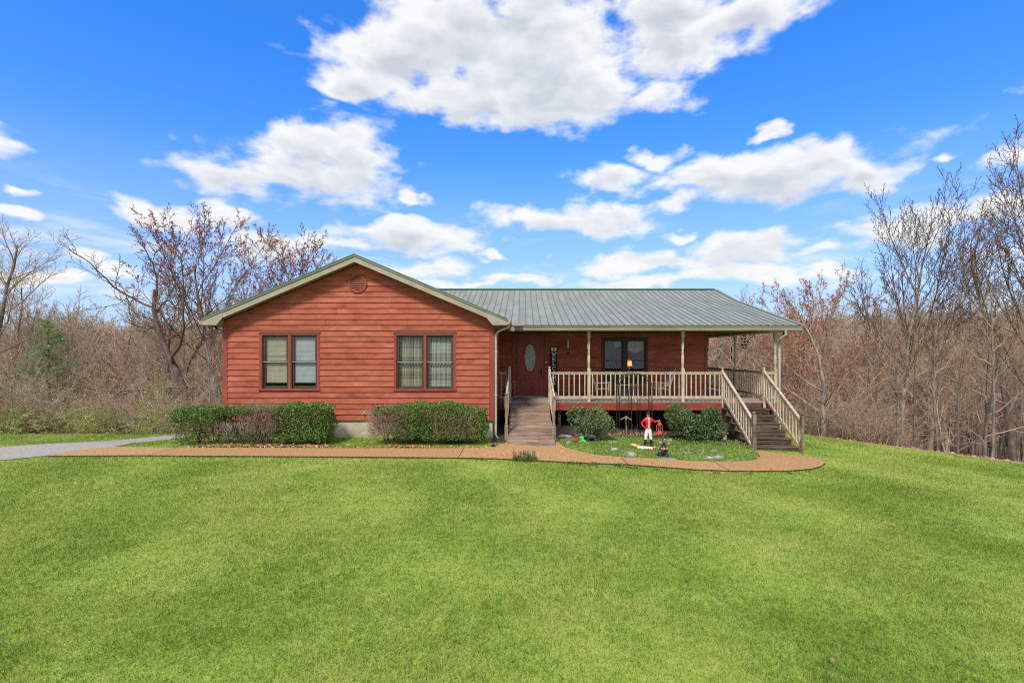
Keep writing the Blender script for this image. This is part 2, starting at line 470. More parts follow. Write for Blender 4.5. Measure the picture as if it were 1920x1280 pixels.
M['bud'] = mat('red_buds', [(0.170, 0.055, 0.034), (0.374, 0.128, 0.067), (0.544, 0.255, 0.130)], 1.0, 0.8, 0, island=.7, objr=.2)
M['bud_dark'] = mat('maroon_buds', [(0.175, 0.044, 0.031), (0.437, 0.087, 0.056)], 1.0, 0.8, 0, island=.7)
M['bud_green'] = mat('new_leaves', [(0.189, 0.246, 0.053), (0.377, 0.436, 0.119), (0.522, 0.552, 0.211)], 1.0, 0.8, 0, island=.7, trans=.3)
M['orange_leaf'] = mat('orange_leaves', [(0.312, 0.117, 0.039), (0.494, 0.221, 0.091)], 1.0, 0.8, 0, island=.7)
M['pine'] = mat('pine_needles', [(0.075, 0.168, 0.051), (0.227, 0.415, 0.111)], 1.0, 0.7, 0, island=.7)
M['leaf'] = mat('hedge_leaves', [(0.031, 0.066, 0.018), (0.092, 0.166, 0.034), (0.219, 0.332, 0.066)], 1.6, 0.55, 0, island=.75, trans=.15, spec=.35)
M['leaf_dark'] = mat('shrub_leaves', [(0.026, 0.051, 0.019), (0.070, 0.127, 0.041), (0.186, 0.252, 0.087)], 1.6, 0.5, 0, island=.75, trans=.1, spec=.4)
M['leaf_olive'] = mat('loose_shrub_leaves', [(0.056, 0.085, 0.030), (0.138, 0.202, 0.074), (0.276, 0.358, 0.149)], 1.6, 0.55, 0, island=.75, trans=.15)
M['leaf_bright'] = mat('bright_sprigs', [(0.120, 0.204, 0.024), (0.264, 0.396, 0.048)], 1.6, 0.6, 0, island=.7, trans=.3)
M['dry'] = mat('dry_stems', [(0.165, 0.112, 0.078), (0.375, 0.270, 0.195)], 3, 0.9, 0, island=.6)
M['stem'] = mat('shrub_stems', [(0.046, 0.033, 0.023), (0.117, 0.085, 0.062)], 4, 0.9, 0, island=.4)
M['litter'] = mat('dead_leaves', [(0.150, 0.074, 0.040), (0.360, 0.187, 0.097), (0.630, 0.390, 0.226)], 3, 0.9, 0, island=.9)
M['clover'] = mat('clover_leaves', [(0.064, 0.123, 0.027), (0.181, 0.288, 0.066), (0.344, 0.473, 0.117)], 1.3, 0.7, 0, island=.75, trans=.25)
M['shade_dark_soil'] = mat('bare_soil_and_painted_shade', [(0.022, 0.015, 0.010), (0.065, 0.045, 0.030)], 4, .95, .5, grain=.3)  # bare earth, blackened to paint in under-deck shade and the slab-edge shadow
# ------------------------------------------------------------------ the lie of the land
def X(px, D): return (px - VX) / FPX * D
def Z(py, D): return H + (VY - py) / FPX * D

_EX = [-200, -60, -12, -8.5, 7, 9, 11.2, 15.5, 25, 60, 200]
_EY = [22, 21, 19.5, 34, 34, 22, 19, 15.5, 9, -8, -60]
_DD = [-1, 0, 1.5, 4, 10, 25, 45, 80, 120, 170, 400]
_DZ = [0, 0, -0.16, -0.8, -3.0, -7.6, -9.0, -7.0, -2.5, 2.5, 4]


def sst(v, a, b):
    t = np.clip((v - a) / (b - a), 0, 1)
    return t * t * (3 - 2 * t)


def edge_d(x, y):
    return (y - np.interp(x, _EX, _EY)) * 0.78


def G(x, y):
    x = np.asarray(x, dtype=float); y = np.asarray(y, dtype=float)
    u = np.clip(x + 0.5, 0, 18)
    base = 0.05 - 0.06 * (u - 1.2 * (1 - np.exp(-u / 1.2)) * 0.35)
    left = sst(-x, 6.5, 10.5) * 0.115 * np.clip(y - 13.8, 0, 9)
    d = edge_d(x, y)
    w = np.clip(d / 30, 0, 1)
    und = w * (1.3 * np.sin(x * 0.043 + 1) * np.cos(y * 0.037) + 0.6 * np.sin(x * 0.11 + y * 0.07))
    small = 0.02 * np.sin(x * 0.7 + 1.3) * np.sin(y * 0.55 + 0.4) * sst(12.2 - y, 0, 2)
    return base - left + np.interp(d, _DD, _DZ) + und + small


def gz(x, y): return float(G(x, y))


def on_ground(px, py, dz=0.0):
    """the point of the ground seen at a photo pixel"""
    lo, hi = 1.5, 60.0
    f = lambda D: H + (VY - py) / FPX * D - (gz(X(px, D), D) + dz)
    D = 2.0
    while D < 60 and f(D) > 0: D += 0.25
    lo, hi = D - 0.25, D
    for _ in range(25):
        m_ = (lo + hi) / 2
        if f(m_) > 0: lo = m_
        else: hi = m_
    return Vector((X(px, lo), lo, gz(X(px, lo), lo) + dz))


def lawn_colour(g, vec, blades):
    a = g.noise(vec, 0.33, 4, 0.55)
    b = g.noise(vec, 1.7, 5, 0.6)
    sp = g.n('ShaderNodeSeparateXYZ', {0: vec})
    warp = g.m('ADD', g.m('MULTIPLY', sp.outputs[0], 2.4), g.m('MULTIPLY', sp.outputs[1], 0.75))
    warp = g.m('ADD', warp, g.m('MULTIPLY', a, 2.5))
    stripe = g.m('MULTIPLY', g.m('SINE', warp), 0.055)
    c = g.noise(vec, 60.0 if not blades else 6.0, 3, 0.6)
    f = g.m('ADD', g.m('MULTIPLY', g.m('SUBTRACT', a, 0.5), 0.95), g.m('MULTIPLY', g.m('SUBTRACT', b, 0.5), 0.50))
    f = g.m('ADD', f, stripe)
    f = g.m('ADD', f, g.m('MULTIPLY', g.m('SUBTRACT', g.noise(vec, 9.0, 4, 0.65), 0.5), 0.8))
    f = g.m('ADD', f, g.m('MULTIPLY', g.m('SUBTRACT', c, 0.5), 1.0 if not blades else 0.35))
    if blades:
        ri = g.n('ShaderNodeNewGeometry').outputs['Random Per Island']
        f = g.m('ADD', f, g.m('MULTIPLY', g.m('SUBTRACT', ri, 0.5), 1.0))
    f = g.m('ADD', f, 0.56, clamp=True)
    return g.ramp(f, [(0.0, (0.065, 0.122, 0.016)), (0.30, (0.132, 0.212, 0.028)), (0.55, (0.222, 0.332, 0.048)), (0.75, (0.31, 0.375, 0.070)), (1.0, (0.47, 0.445, 0.175))])


def ground_mat():
    m = bpy.data.materials.new('lawn_and_forest_floor'); m.use_nodes = True
    t = m.node_tree; t.nodes.clear(); g = NT(t)
    vec = g.n('ShaderNodeTexCoord').outputs['Object']
    grass = lawn_colour(g, vec, False)
    n = g.noise(vec, 9.0, 6, 0.7)
    n2 = g.noise(vec, 0.6, 3, 0.6)
    lit = g.ramp(g.m('ADD', g.m('MULTIPLY', n, 0.75), g.m('MULTIPLY', n2, 0.3)), [(0.3, (0.16, 0.11, 0.07)), (0.5, (0.34, 0.235, 0.145)), (0.7, (0.50, 0.36, 0.23))])
    at = g.n('ShaderNodeAttribute', attribute_name='edge').outputs['Fac']
    e = g.m('ADD', at, g.m('MULTIPLY', g.m('SUBTRACT', g.noise(vec, 1.6, 4), 0.5), 1.6))
    k = g.sstep(e, 0.1, 0.8)
    col = g.mix(k, grass, lit)
    b = g.n('ShaderNodeBsdfPrincipled', {'Base Color': col, 'Roughness': 0.95, 'Specular IOR Level': 0.1})
    bp = g.n('ShaderNodeBump', {'Strength': 0.6, 'Distance': 0.02, 'Height': g.noise(vec, 40, 4, 0.7)})
    t.links.new(bp.outputs[0], b.inputs['Normal'])
    t.links.new(b.outputs[0], g.n('ShaderNodeOutputMaterial').inputs[0])
    return m


def blade_mat():
    m = bpy.data.materials.new('grass_blades'); m.use_nodes = True
    t = m.node_tree; t.nodes.clear(); g = NT(t)
    vec = g.n('ShaderNodeTexCoord').outputs['Object']
    col = lawn_colour(g, vec, True)
    b = g.n('ShaderNodeBsdfPrincipled', {'Base Color': col, 'Roughness': 0.7, 'Specular IOR Level': 0.2})
    tr = g.n('ShaderNodeBsdfTranslucent', {'Color': col})
    mx = g.n('ShaderNodeMixShader', {0: 0.35, 1: b.outputs[0], 2: tr.outputs[0]})
    t.links.new(mx.outputs[0], g.n('ShaderNodeOutputMaterial').inputs[0])
    return m


def build_ground():
    xs = np.concatenate([np.linspace(-420, -45, 45), np.arange(-43, -20, 1.5), np.arange(-20, 24, 0.5), np.arange(24, 45, 1.5), np.linspace(46, 420, 45)])
    ys = np.concatenate([np.linspace(-60, -2, 16), np.arange(-1, 36, 0.5), np.arange(37, 60, 1.5), np.linspace(61, 420, 60)])
    XX, YY = np.meshgrid(xs, ys)
    V = np.stack([XX, YY, G(XX, YY)], -1).reshape(-1, 3)
    nx, ny = len(xs), len(ys)
    i = (np.arange(ny - 1)[:, None] * nx + np.arange(nx - 1)[None]).ravel()
    F = np.stack([i, i + 1, i + nx + 1, i + nx], -1)
    o = np_mesh('ground', V, F, ground_mat(), smooth=True)
    a = o.data.attributes.new('edge', 'FLOAT', 'POINT')
    a.data.foreach_set('value', edge_d(XX, YY).ravel().astype(np.float32))
    tag(o, kind='structure')


build_ground()


def in_poly(px, py, poly):
    inside = np.zeros(len(px), bool)
    j = len(poly) - 1
    for i in range(len(poly)):
        xi, yi = poly[i][:2]; xj, yj = poly[j][:2]
        c = ((yi > py) != (yj > py)) & (px < (xj - xi) * (py - yi) / (yj - yi + 1e-12) + xi)
        inside ^= c
        j = i
    return inside


# ------------------------------------------------------------------ walk: slabs with open joints
WALK = [
    [(90, 856.5), (150, 856.3), (278, 855.8), (331, 841.6), (270, 840.2), (215, 839.6), (180, 842), (140, 847)],
    [(279.3, 855.8), (450, 857), (600, 858), (750, 859), (859, 860.2), (868, 845), (869, 842.2), (750, 842.5), (600, 842), (450, 841.5), (332.5, 841.6)],
    [(860.2, 860.2), (900, 861), (960, 863), (1040, 867), (1100, 870), (1176, 872.5), (1163, 858.8), (1120, 855), (1080, 846.5), (1060, 841), (1050, 835), (1041, 827), (950, 830), (944, 834), (930, 839.5), (900, 842), (870.2, 842.2), (869.2, 845)],
    [(1177.6, 872.6), (1250, 878), (1300, 882), (1366, 884.5), (1336, 867), (1300, 866.5), (1240, 863), (1164.6, 859)],
    [(1367.6, 884.6), (1420, 885), (1480, 884.4), (1520, 881), (1539, 876), (1547, 870), (1540, 863.5), (1525, 859.5), (1505, 856), (1450, 850), (1414, 847), (1421, 852), (1426, 858), (1419, 863), (1405, 865.6), (1380, 867), (1338, 867.2)],
]


def build_walk():
    root = thing('walkway', None, None, on_ground(900, 852))
    root['kind'] = 'structure'
    polys = []
    for sl_ in WALK:
        pts = []
        n = len(sl_)
        for i in range(n):
            a, b = sl_[i], sl_[(i + 1) % n]
            k = max(1, int(math.dist(a, b) / 60))
            for j in range(k):
                u = j / k
                pts.append(on_ground(a[0] + (b[0] - a[0]) * u, a[1] + (b[1] - a[1]) * u))
        polys.append(pts)
        mb = MB()
        n = len(pts)
        from mathutils.geometry import tessellate_polygon
        tris = tessellate_polygon([[Vector((p.x, p.y, 0)) for p in pts]])
        bm = bmesh.new()
        vs = [bm.verts.new(p) for p in pts]
        for t_ in tris:
            a, b, c = (pts[k] for k in t_)
            ar = (b.x - a.x) * (c.y - a.y) - (b.y - a.y) * (c.x - a.x)
            if abs(ar) < 1e-7: continue
            if ar < 0: t_ = t_[::-1]
            bm.faces.new([vs[k] for k in t_])
        for _ in range(5):
            long_ = [e for e in bm.edges if e.calc_length() > 0.5]
            if not long_: break
            bmesh.ops.subdivide_edges(bm, edges=long_, cuts=1, use_grid_fill=False)
            bmesh.ops.triangulate(bm, faces=bm.faces[:])
        bm.verts.index_update()
        for v in bm.verts: v.co.z = gz(v.co.x, v.co.y) + 0.038
        base_n = len(bm.verts)
        f = [tuple(v.index for v in fc.verts) for fc in bm.faces]
        top = [tuple(v.co) for v in bm.verts]
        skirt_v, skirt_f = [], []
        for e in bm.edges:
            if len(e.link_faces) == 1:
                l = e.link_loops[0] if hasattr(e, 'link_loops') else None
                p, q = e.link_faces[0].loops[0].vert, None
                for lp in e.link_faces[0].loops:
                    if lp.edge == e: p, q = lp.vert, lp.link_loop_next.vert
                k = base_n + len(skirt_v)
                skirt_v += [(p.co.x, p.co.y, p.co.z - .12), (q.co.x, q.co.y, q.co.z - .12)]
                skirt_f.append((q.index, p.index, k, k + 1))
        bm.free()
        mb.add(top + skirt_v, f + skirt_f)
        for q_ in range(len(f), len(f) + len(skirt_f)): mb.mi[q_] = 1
        mb.build('slab', [M['slab'], M['shade_dark_soil']], root)  # slab sides take the dark earth tone as a painted shadow edge
    return polys


WALK_W = build_walk()

# ------------------------------------------------------------------ gravel drive on the left
DRIVE_PX = [(-420, 905), (-150, 881), (0, 863.5), (85, 855.5), (140, 847), (180, 842), (213, 838.5), (280, 829), (350, 820.5), (372, 817.2), (365, 813.8), (335, 815), (270, 821), (208, 827), (120, 831), (60, 834.5), (0, 839), (-150, 845), (-420, 853)]
DRIVE_W = [on_ground(*p) for p in DRIVE_PX]


def build_drive():
    # draped strip: left side and right side of the drive joined by cross rows
    near = [(-420, 905), (-150, 881), (0, 863.5), (85, 855.5), (140, 847), (180, 842), (213, 838.5), (280, 829), (350, 820.5), (372, 817.2)]
    far = [(-420, 853), (-150, 845), (0, 839), (60, 834.5), (90, 832.6), (120, 831), (208, 827), (270, 821), (335, 815), (365, 813.8)]
    A = [on_ground(*p) for p in near]; B = [on_ground(*p) for p in far]
    # it goes on round the back of the house
    A += [Vector((-10.6, 20, 0)), Vector((-10.4, 24, 0))]; B += [Vector((-13.4, 21, 0)), Vector((-13.6, 25, 0))]
    V, F = [], []
    sub = 6
    rows = []
    for i in range(len(A) - 1):
        for k in range(4):
            u = k / 4
            rows.append((A[i].lerp(A[i + 1], u), B[i].lerp(B[i + 1], u)))
    rows.append((A[-1], B[-1]))
    for a, b in rows:
        for k in range(sub + 1):
            p = a.lerp(b, k / sub)
            V.append((p.x, p.y, gz(p.x, p.y) + 0.016))
    for r in range(len(rows) - 1):
        for k in range(sub):
            i = r * (sub + 1) + k
            F.append((i, i + 1, i + sub + 2, i + sub + 1))
    mb = MB(); mb.add(V, F)
    o = mb.build('driveway', M['asphalt'], None, smooth=True)
    tag(o, kind='structure')


build_drive()

# ------------------------------------------------------------------ flower bed outline
BED_PX = [(1052, 836), (1062, 841), (1080, 846), (1120, 854.5), (1163, 858.5), (1240, 862.5), (1300, 866), (1336, 866.6), (1380, 866.4), (1404, 865), (1418, 862.5), (1424, 858), (1419, 852), (1412, 848), (1400, 836), (1375, 818), (1330, 813), (1200, 812), (1100, 814), (1046, 822)]
BED_W = [on_ground(*p) for p in BED_PX]
# ------------------------------------------------------------------ the house
Y0, Y1, Y2, YE = 14.87, 17.5, 19.6, 17.15      # gable wall, porch front, porch back wall, porch eave
GXL, GXR = -8.925, -0.877                      # gable wing
HXR, HYB = 7.25, 31.0                          # right wall and back wall of the main part
FL, SB = 0.86, 0.57                            # floor, bottom of the siding
house = thing('house', 'single storey house with red lap siding, grey metal roof and railed front porch', 'house', (-1.0, 20.0, 0.0))
EX = 0.167                                     # exposure of one siding board


def wall_board(parent, x0b, x1b, x0t, x1t, z0, z1, y, along='x', sgn=-1, m_=None, px=0):
    """one lap board: bottom edge stands 24 mm proud of the wall, top edge 6 mm. along x (faces -y) or along y (faces +x)"""
    mb = MB()
    t0, t1, lap = 0.032, 0.005, 0.0
    def P(a, off, z):
        return (a, y - off, z) if along == 'x' else (px + off, a, z)
    v = [P(x0b, 0, z0), P(x1b, 0, z0), P(x1b, t0, z0), P(x0b, t0, z0), P(x0t, 0, z1), P(x1t, 0, z1), P(x1t, t1, z1), P(x0t, t1, z1)]
    f = [(0, 1, 2, 3), (7, 6, 5, 4), (3, 2, 6, 7), (1, 0, 4, 5), (0, 3, 7, 4), (2, 1, 5, 6)]
    if along != 'x': f = [q[::-1] for q in f]
    mb.add(v, f)
    return mb.build('board', m_ or M['siding'], parent)


R_ = random.Random(5)


def rows_x(parent, xa, xb, z0, z1, y, holes, top=None, m_=None):
    """boards between xa and xb; holes: (x0,x1,z0,z1); top(x)->z limits the rows under a slope"""
    z = z0
    k = 0
    while z < z1 - 0.01:
        zt = min(z + EX, z1)
        l0, r0, l1, r1 = xa, xb, xa, xb
        if top:
            l0, r0 = max(xa, top(z)[0]), min(xb, top(z)[1])
            l1, r1 = max(xa, top(zt)[0]), min(xb, top(zt)[1])
            if l1 > r1: l1 = r1 = (l0 + r0) / 2
            if r0 - l0 < 0.1: break
        segs = [(l0, r0, l1, r1)]
        for h in holes:
            if h[2] < zt - 0.02 and h[3] > z + 0.02:
                new = []
                for a0, b0, a1, b1 in segs:
                    if h[0] > a0 and h[1] < b0:
                        new += [(a0, h[0], a1, h[0]), (h[1], b0, h[1], b1)]
                    else: new.append((a0, b0, a1, b1))
                segs = new
        for a0, b0, a1, b1 in segs:
            # long rows are made of two or three lengths butted together
            L = b0 - a0
            cuts = []
            if L > 4.5: cuts = sorted(a0 + L * c for c in ([R_.uniform(.3, .7)] if L < 6 else [R_.uniform(.2, .42), R_.uniform(.58, .82)]))
            ends = [a0] + cuts + [b0]
            for i in range(len(ends) - 1):
                p0, q0 = ends[i], ends[i + 1]
                p1 = a1 if i == 0 else p0
                q1 = b1 if i == len(ends) - 2 else q0
                g_ = 0.0015
                wall_board(parent, p0 + (g_ if i else 0), q0 - g_, p1 + (g_ if i else 0), q1 - g_, z, zt, y + R_.uniform(-.001, .001), m_=m_)
        z = zt


def wall_panel(mb, xa, xb, z0, z1, y0, y1, holes):
    """solid wall with rectangular openings, as boxes"""
    xs = sorted({xa, xb, *[h[0] for h in holes], *[h[1] for h in holes]})
    for a, b in zip(xs, xs[1:]):
        hs = [h for h in holes if h[0] <= a + 1e-6 and h[1] >= b - 1e-6]
        z = z0
        for h in sorted(hs, key=lambda q: q[2]):
            mb.box(a, b, y0, y1, z, h[2]); z = h[3]
        mb.box(a, b, y0, y1, z, z1)


# --- windows -------------------------------------------------------
def make_window(xl, xr, zb, zt, y, covers, outer='trim_red', dark=False):
    """double window: casing, centre mullion, two double-hung sash pairs. covers: what hangs behind each pane pair"""
    tw = 0.075
    ys = y - 0.034                                    # face of the casing
    c = MB()
    c.box(xl, xl + tw, ys, y + .10, zb + .06, zt - tw)
    c.box(xr - tw, xr, ys, y + .10, zb + .06, zt - tw)
    c.box(xl, xr, ys - .004, y + .10, zt - tw, zt)
    w = c.build('window', M[outer], house)
    s_ = MB(); s_.box(xl - .015, xr + .015, ys - .02, y + .10, zb, zb + .06)
    s_.build('sill', M[outer], w)
    d_ = MB(); d_.box(xl - .025, xr + .025, ys - .03, ys + .02, zt + .002, zt + .016)
    d_.build('drip_cap', M['rail_grey'] if not dark else M['sash'], w)
    xm = (xl + xr) / 2
    mw = 0.035 if not dark else 0.05
    m_ = MB(); m_.box(xm - mw, xm + mw, ys + .008, y + .10, zb + .06, zt - tw)
    m_.build('mullion', M[outer], w)
    for side, (a, b) in enumerate(((xl + tw, xm - mw), (xm + mw, xr - tw))):
        za, ze = zb + .06, zt - tw
        zm = (za + ze) / 2 + .0
        fr = .045
        j = MB()
        for (x0, x1) in ((a, a + .03), (b - .03, b)): j.box(x0, x1, ys + .03, y + .10, za, ze)
        j.box(a + .03, b - .03, ys + .03, y + .10, ze - .02, ze)
        j.build('jamb', M['sash'], w)
        a2, b2 = a + .03, b - .03
        for lv, (z0, z1, yy) in enumerate(((za, zm + .02, y + .045), (zm - .02, ze - .02, y + .015))):
            f_ = MB()
            bot = .075 if lv == 0 else .035
            f_.box(a2, a2 + fr, yy, yy + .03, z0, z1); f_.box(b2 - fr, b2, yy, yy + .03, z0, z1)
            f_.box(a2 + fr, b2 - fr, yy, yy + .03, z0, z0 + bot); f_.box(a2 + fr, b2 - fr, yy, yy + .03, z1 - .035, z1)
            f_.build('sash', M['sash'], w)
            if not dark and lv == 1:
                e_ = MB(); e_.box(a2, b2, yy - .012, yy - .001, z0 + .004, z0 + .030)
                e_.build('meeting_rail', M['rail_grey'], w)
            g_ = MB()
            yg = yy + .012
            g_.add([(a2 + fr, yg, z0 + bot), (b2 - fr, yg, z0 + bot), (b2 - fr, yg, z1 - .035), (a2 + fr, yg, z1 - .035)], [(0, 1, 2, 3)])
            g_.build('pane', M['glass_dark' if dark else 'glass'], w)
        kind = covers[side]
        yb = y + .105
        if kind and kind.startswith('blind'):
            zend = za + .19
            b_ = MB()
            z = ze
            rr = random.Random(int(abs(a) * 100))
            k = 0
            while z > zend:
                tilt = .004 + rr.uniform(0, .002)
                if kind == 'blind_beige' and k in (24, 25): tilt = .013
                b_.add([(a, yb + tilt, z), (b, yb + tilt, z), (b, yb - tilt, z - .0235), (a, yb - tilt, z - .0235)], [(3, 2, 1, 0)])
                z -= .0250; k += 1
            b_.box(a, b, yb - .012, yb + .012, zend - .02, zend)
            b_.build('blind', M[kind], w)
        elif kind:
            b_ = MB()
            n = 60
            vs, fs = [], []
            for i in range(n + 1):
                x = a + (b - a) * i / n
                off = .018 * math.sin(i * .9) + .008 * math.sin(i * 2.3)
                vs += [(x, yb + .03 + off, za), (x, yb + .03 + off, ze)]
            for i in range(n): fs.append((2 * i, 2 * i + 2, 2 * i + 3, 2 * i + 1))
            b_.add(vs, fs)
            b_.build('curtain', M[kind], w, smooth=True)
    return w


def plaid(name, cols, vs, hs):
    m = bpy.data.materials.new(name); m.use_nodes = True
    t = m.node_tree; t.nodes.clear(); g = NT(t)
    o = g.n('ShaderNodeTexCoord').outputs['Object']
    sp = g.n('ShaderNodeSeparateXYZ', {0: o})
    def bands(c, f1, f2):
        a = g.sstep(g.m('SINE', g.m('MULTIPLY', c, f1)), -.2, .35)
        b = g.sstep(g.m('SINE', g.m('MULTIPLY', c, f2)), .55, .85)
        return g.m('ADD', g.m('MULTIPLY', a, .6), g.m('MULTIPLY', b, .45))
    f = g.m('MULTIPLY', g.m('ADD', bands(sp.outputs[0], vs[0], vs[1]), bands(sp.outputs[2], hs[0], hs[1])), .5)
    f = g.m('ADD', f, g.m('MULTIPLY', g.m('SUBTRACT', g.noise(g.v('MULTIPLY', o, (30, 1, 3)), 2, 3), .5), .5))
    col = g.ramp(f, [(0.1, cols[0]), (0.5, cols[1]), (0.95, cols[2])])
    b = g.n('ShaderNodeBsdfPrincipled', {'Base Color': col, 'Roughness': .9})
    t.links.new(b.outputs[0], g.n('ShaderNodeOutputMaterial').inputs[0])
    return m


M['curtain_a'] = plaid('plaid_curtain_tan', [(0.40, 0.37, 0.27), (0.25, 0.23, 0.17), (0.09, 0.09, 0.095)], (18, 95), (14, 60))
M['curtain_b'] = plaid('plaid_curtain_pale', [(0.46, 0.47, 0.41), (0.31, 0.305, 0.27), (0.12, 0.12, 0.125)], (42, 110), (11, 50))
W1 = (-7.858, -6.057, 1.452, 3.185)
W2 = (-3.841, -1.992, 1.440, 3.178)
W3 = (3.10, 4.93, 1.42, 3.165)
DOOR = (-0.30, 0.86, FL, 3.20)


def build_shell():
    CX, APZ = -4.90, 5.235
    slope = 0.4225
    eave_z = 3.40
    top = lambda z: (CX - (APZ - z) / slope, CX + (APZ - z) / slope) if z > 3.5 else (-99, 99)
    hin = lambda w: (w[0] + .05, w[1] - .05, w[2] + .05, w[3] - .05)
    # gable wall
    g_ = MB()
    wall_panel(g_, GXL, GXR, SB, 3.40, Y0, Y0 + .12, [hin(W1), hin(W2)])
    g_.prism([(GXL, 3.40), (GXR, 3.40), (GXR, 3.535), (CX, 5.235), (GXL, 3.535)], 'y', Y0, Y0 + .12)
    gw = g_.build('gable_wall', M['siding'], house)
    tl = .115
    rows_x(gw, GXL + tl, GXR - tl, SB, 5.235, Y0, [W1, W2], top)
    for a, b in ((GXL, GXL + tl), (GXR - tl, GXR)):
        c = MB(); c.box(a - (.026 if a == GXL else 0), b + (.026 if b == GXR else 0), Y0 - .03, Y0 - .001, SB - .02, 3.53)
        c.build('corner_trim', M['trim_red'], gw)
    # side wall of the wing, facing the porch
    s_ = MB(); s_.box(GXR - .12, GXR, Y0 + .12, Y2, SB, 3.40)
    sw = s_.build('wing_side_wall', M['siding'], house)
    z = SB
    while z < 3.36:
        wall_board(sw, Y0 + .05, Y2 - .001, Y0 + .05, Y2 - .001, z, min(z + EX, 3.38), 0, 'y', px=GXR + .001)
        z += EX
    # porch back wall
    p = MB(); wall_panel(p, GXR, HXR, SB, 3.42, Y2, Y2 + .12, [hin(W3)])
    pw = p.build('porch_wall', M['siding'], house)
    rows_x(pw, GXR + .03, HXR - .10, FL + .0, 3.40, Y2, [W3, (DOOR[0] - .1, DOOR[1] + .1, 0, DOOR[3] + .1)])
    c = MB(); c.box(HXR - .10, HXR + .026, Y2 - .03, Y2 - .001, SB, 3.42)
    c.build('corner_trim', M['trim_red'], pw)
    # remaining walls
    q = MB()
    q.box(HXR - .12, HXR, Y2 + .12, HYB, SB, 3.42)
    r = q.build('right_wall', M['siding'], house)
    z = FL
    while z < 3.38:
        wall_board(r, Y2, HYB, Y2, HYB, z, min(z + EX, 3.4), 0, 'y', px=HXR + .001)
        z += EX
    q = MB(); q.box(GXL, HXR, HYB - .12, HYB, SB, 3.42); q.build('back_wall', M['siding'], house)
    q = MB(); q.box(GXL, GXL + .12, Y0 + .12, HYB - .12, SB, 3.40); q.build('left_wall', M['siding'], house)
    # foundation
    q = MB(); q.box(GXL + .03, GXR - .03, Y0 + .035, Y0 + .20, -.5, SB - .001)
    q.build('foundation', M['concrete'], house)
    q = MB(); q.box(GXL + .02, GXR - .02, Y0 + .018, Y0 + .034, -.5, .17 ); q.build('footing', M['concrete'], house)
    q = MB(); q.box(GXR - .20, GXR - .03, Y0 + .20, Y2 + .04, -.5, SB - .001)
    q.build('foundation', M['concrete'], house)
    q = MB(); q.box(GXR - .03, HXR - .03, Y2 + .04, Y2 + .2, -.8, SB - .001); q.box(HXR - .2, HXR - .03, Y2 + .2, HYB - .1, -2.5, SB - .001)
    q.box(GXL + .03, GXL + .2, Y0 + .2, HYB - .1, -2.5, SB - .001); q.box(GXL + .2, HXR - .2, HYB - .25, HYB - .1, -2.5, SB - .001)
    q.build('foundation', M['shaded_foundation'], house)
    # inside: floor, ceiling, partition
    q = MB(); q.box(GXL + .12, GXR - .12, Y0 + .12, HYB - .12, FL - .1, FL - .01); q.box(GXR - .12, HXR - .12, Y2 + .12, HYB - .12, FL - .1, FL - .01)
    q.build('floor', M['interior'], house)
    q = MB(); q.box(GXL + .12, GXR - .12, Y0 + .12, HYB - .12, 3.38, 3.42); q.box(GXR - .12, HXR - .12, Y2 + .12, HYB - .12, 3.38, 3.42)
    q.build('room_ceiling', M['interior'], house)
    q = MB(); q.box(GXR, HXR - .12, 23.5, 23.6, FL, 3.38); q.box(GXR - .12, GXR - .02, Y2 + .12, HYB - .12, FL, 3.38)
    q.build('room_partition', M['interior'], house)
    return gw


GW = build_shell()
make_window(*W1, Y0, ('blind_beige', 'blind_grey'))
make_window(*W2, Y0, ('curtain_a', 'curtain_b'))
make_window(*W3, Y2, (None, None), outer='sash', dark=True)

# --- round louvre vent
def build_vent():
    cx, cz, ro, ri = -4.925, 4.650, .285, .215
    n = 36
    mb = MB(); v, f = [], []
    for i in range(n):
        t = 2 * math.pi * i / n
        for r, y in ((ro, Y0 - .001), (ro, Y0 - .055), (ri, Y0 - .055), (ri, Y0 - .001)):
            v.append((cx + r * math.cos(t), y, cz + r * math.sin(t)))
    for i in range(n):
        for k in range(3):
            a, b = i * 4 + k, ((i + 1) % n) * 4 + k
            f.append((a, b, b + 1, a + 1))
    mb.add(v, f)
    vent = mb.build('louvre_vent', M['trim_red'], house, smooth=False)
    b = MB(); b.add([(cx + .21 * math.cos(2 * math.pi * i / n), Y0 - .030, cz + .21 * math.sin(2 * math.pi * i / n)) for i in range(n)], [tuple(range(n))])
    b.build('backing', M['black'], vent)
    for k in range(7):
        z = cz - .165 + k * .055
        w = math.sqrt(max(0, ri * ri - (z - cz) ** 2)) - .004
        s_ = MB(); s_.add([(cx - w, Y0 - .050, z - .018), (cx + w, Y0 - .050, z - .018), (cx + w, Y0 - .034, z + .016), (cx - w, Y0 - .034, z + .016),
                           (cx - w, Y0 - .044, z - .020), (cx + w, Y0 - .044, z - .020), (cx + w, Y0 - .032, z + .012), (cx - w, Y0 - .032, z + .012)],
                          [(0, 1, 2, 3), (7, 6, 5, 4), (0, 4, 5, 1), (3, 2, 6, 7)])
        s_.build('slat', M['trim_red'], vent)


build_vent()

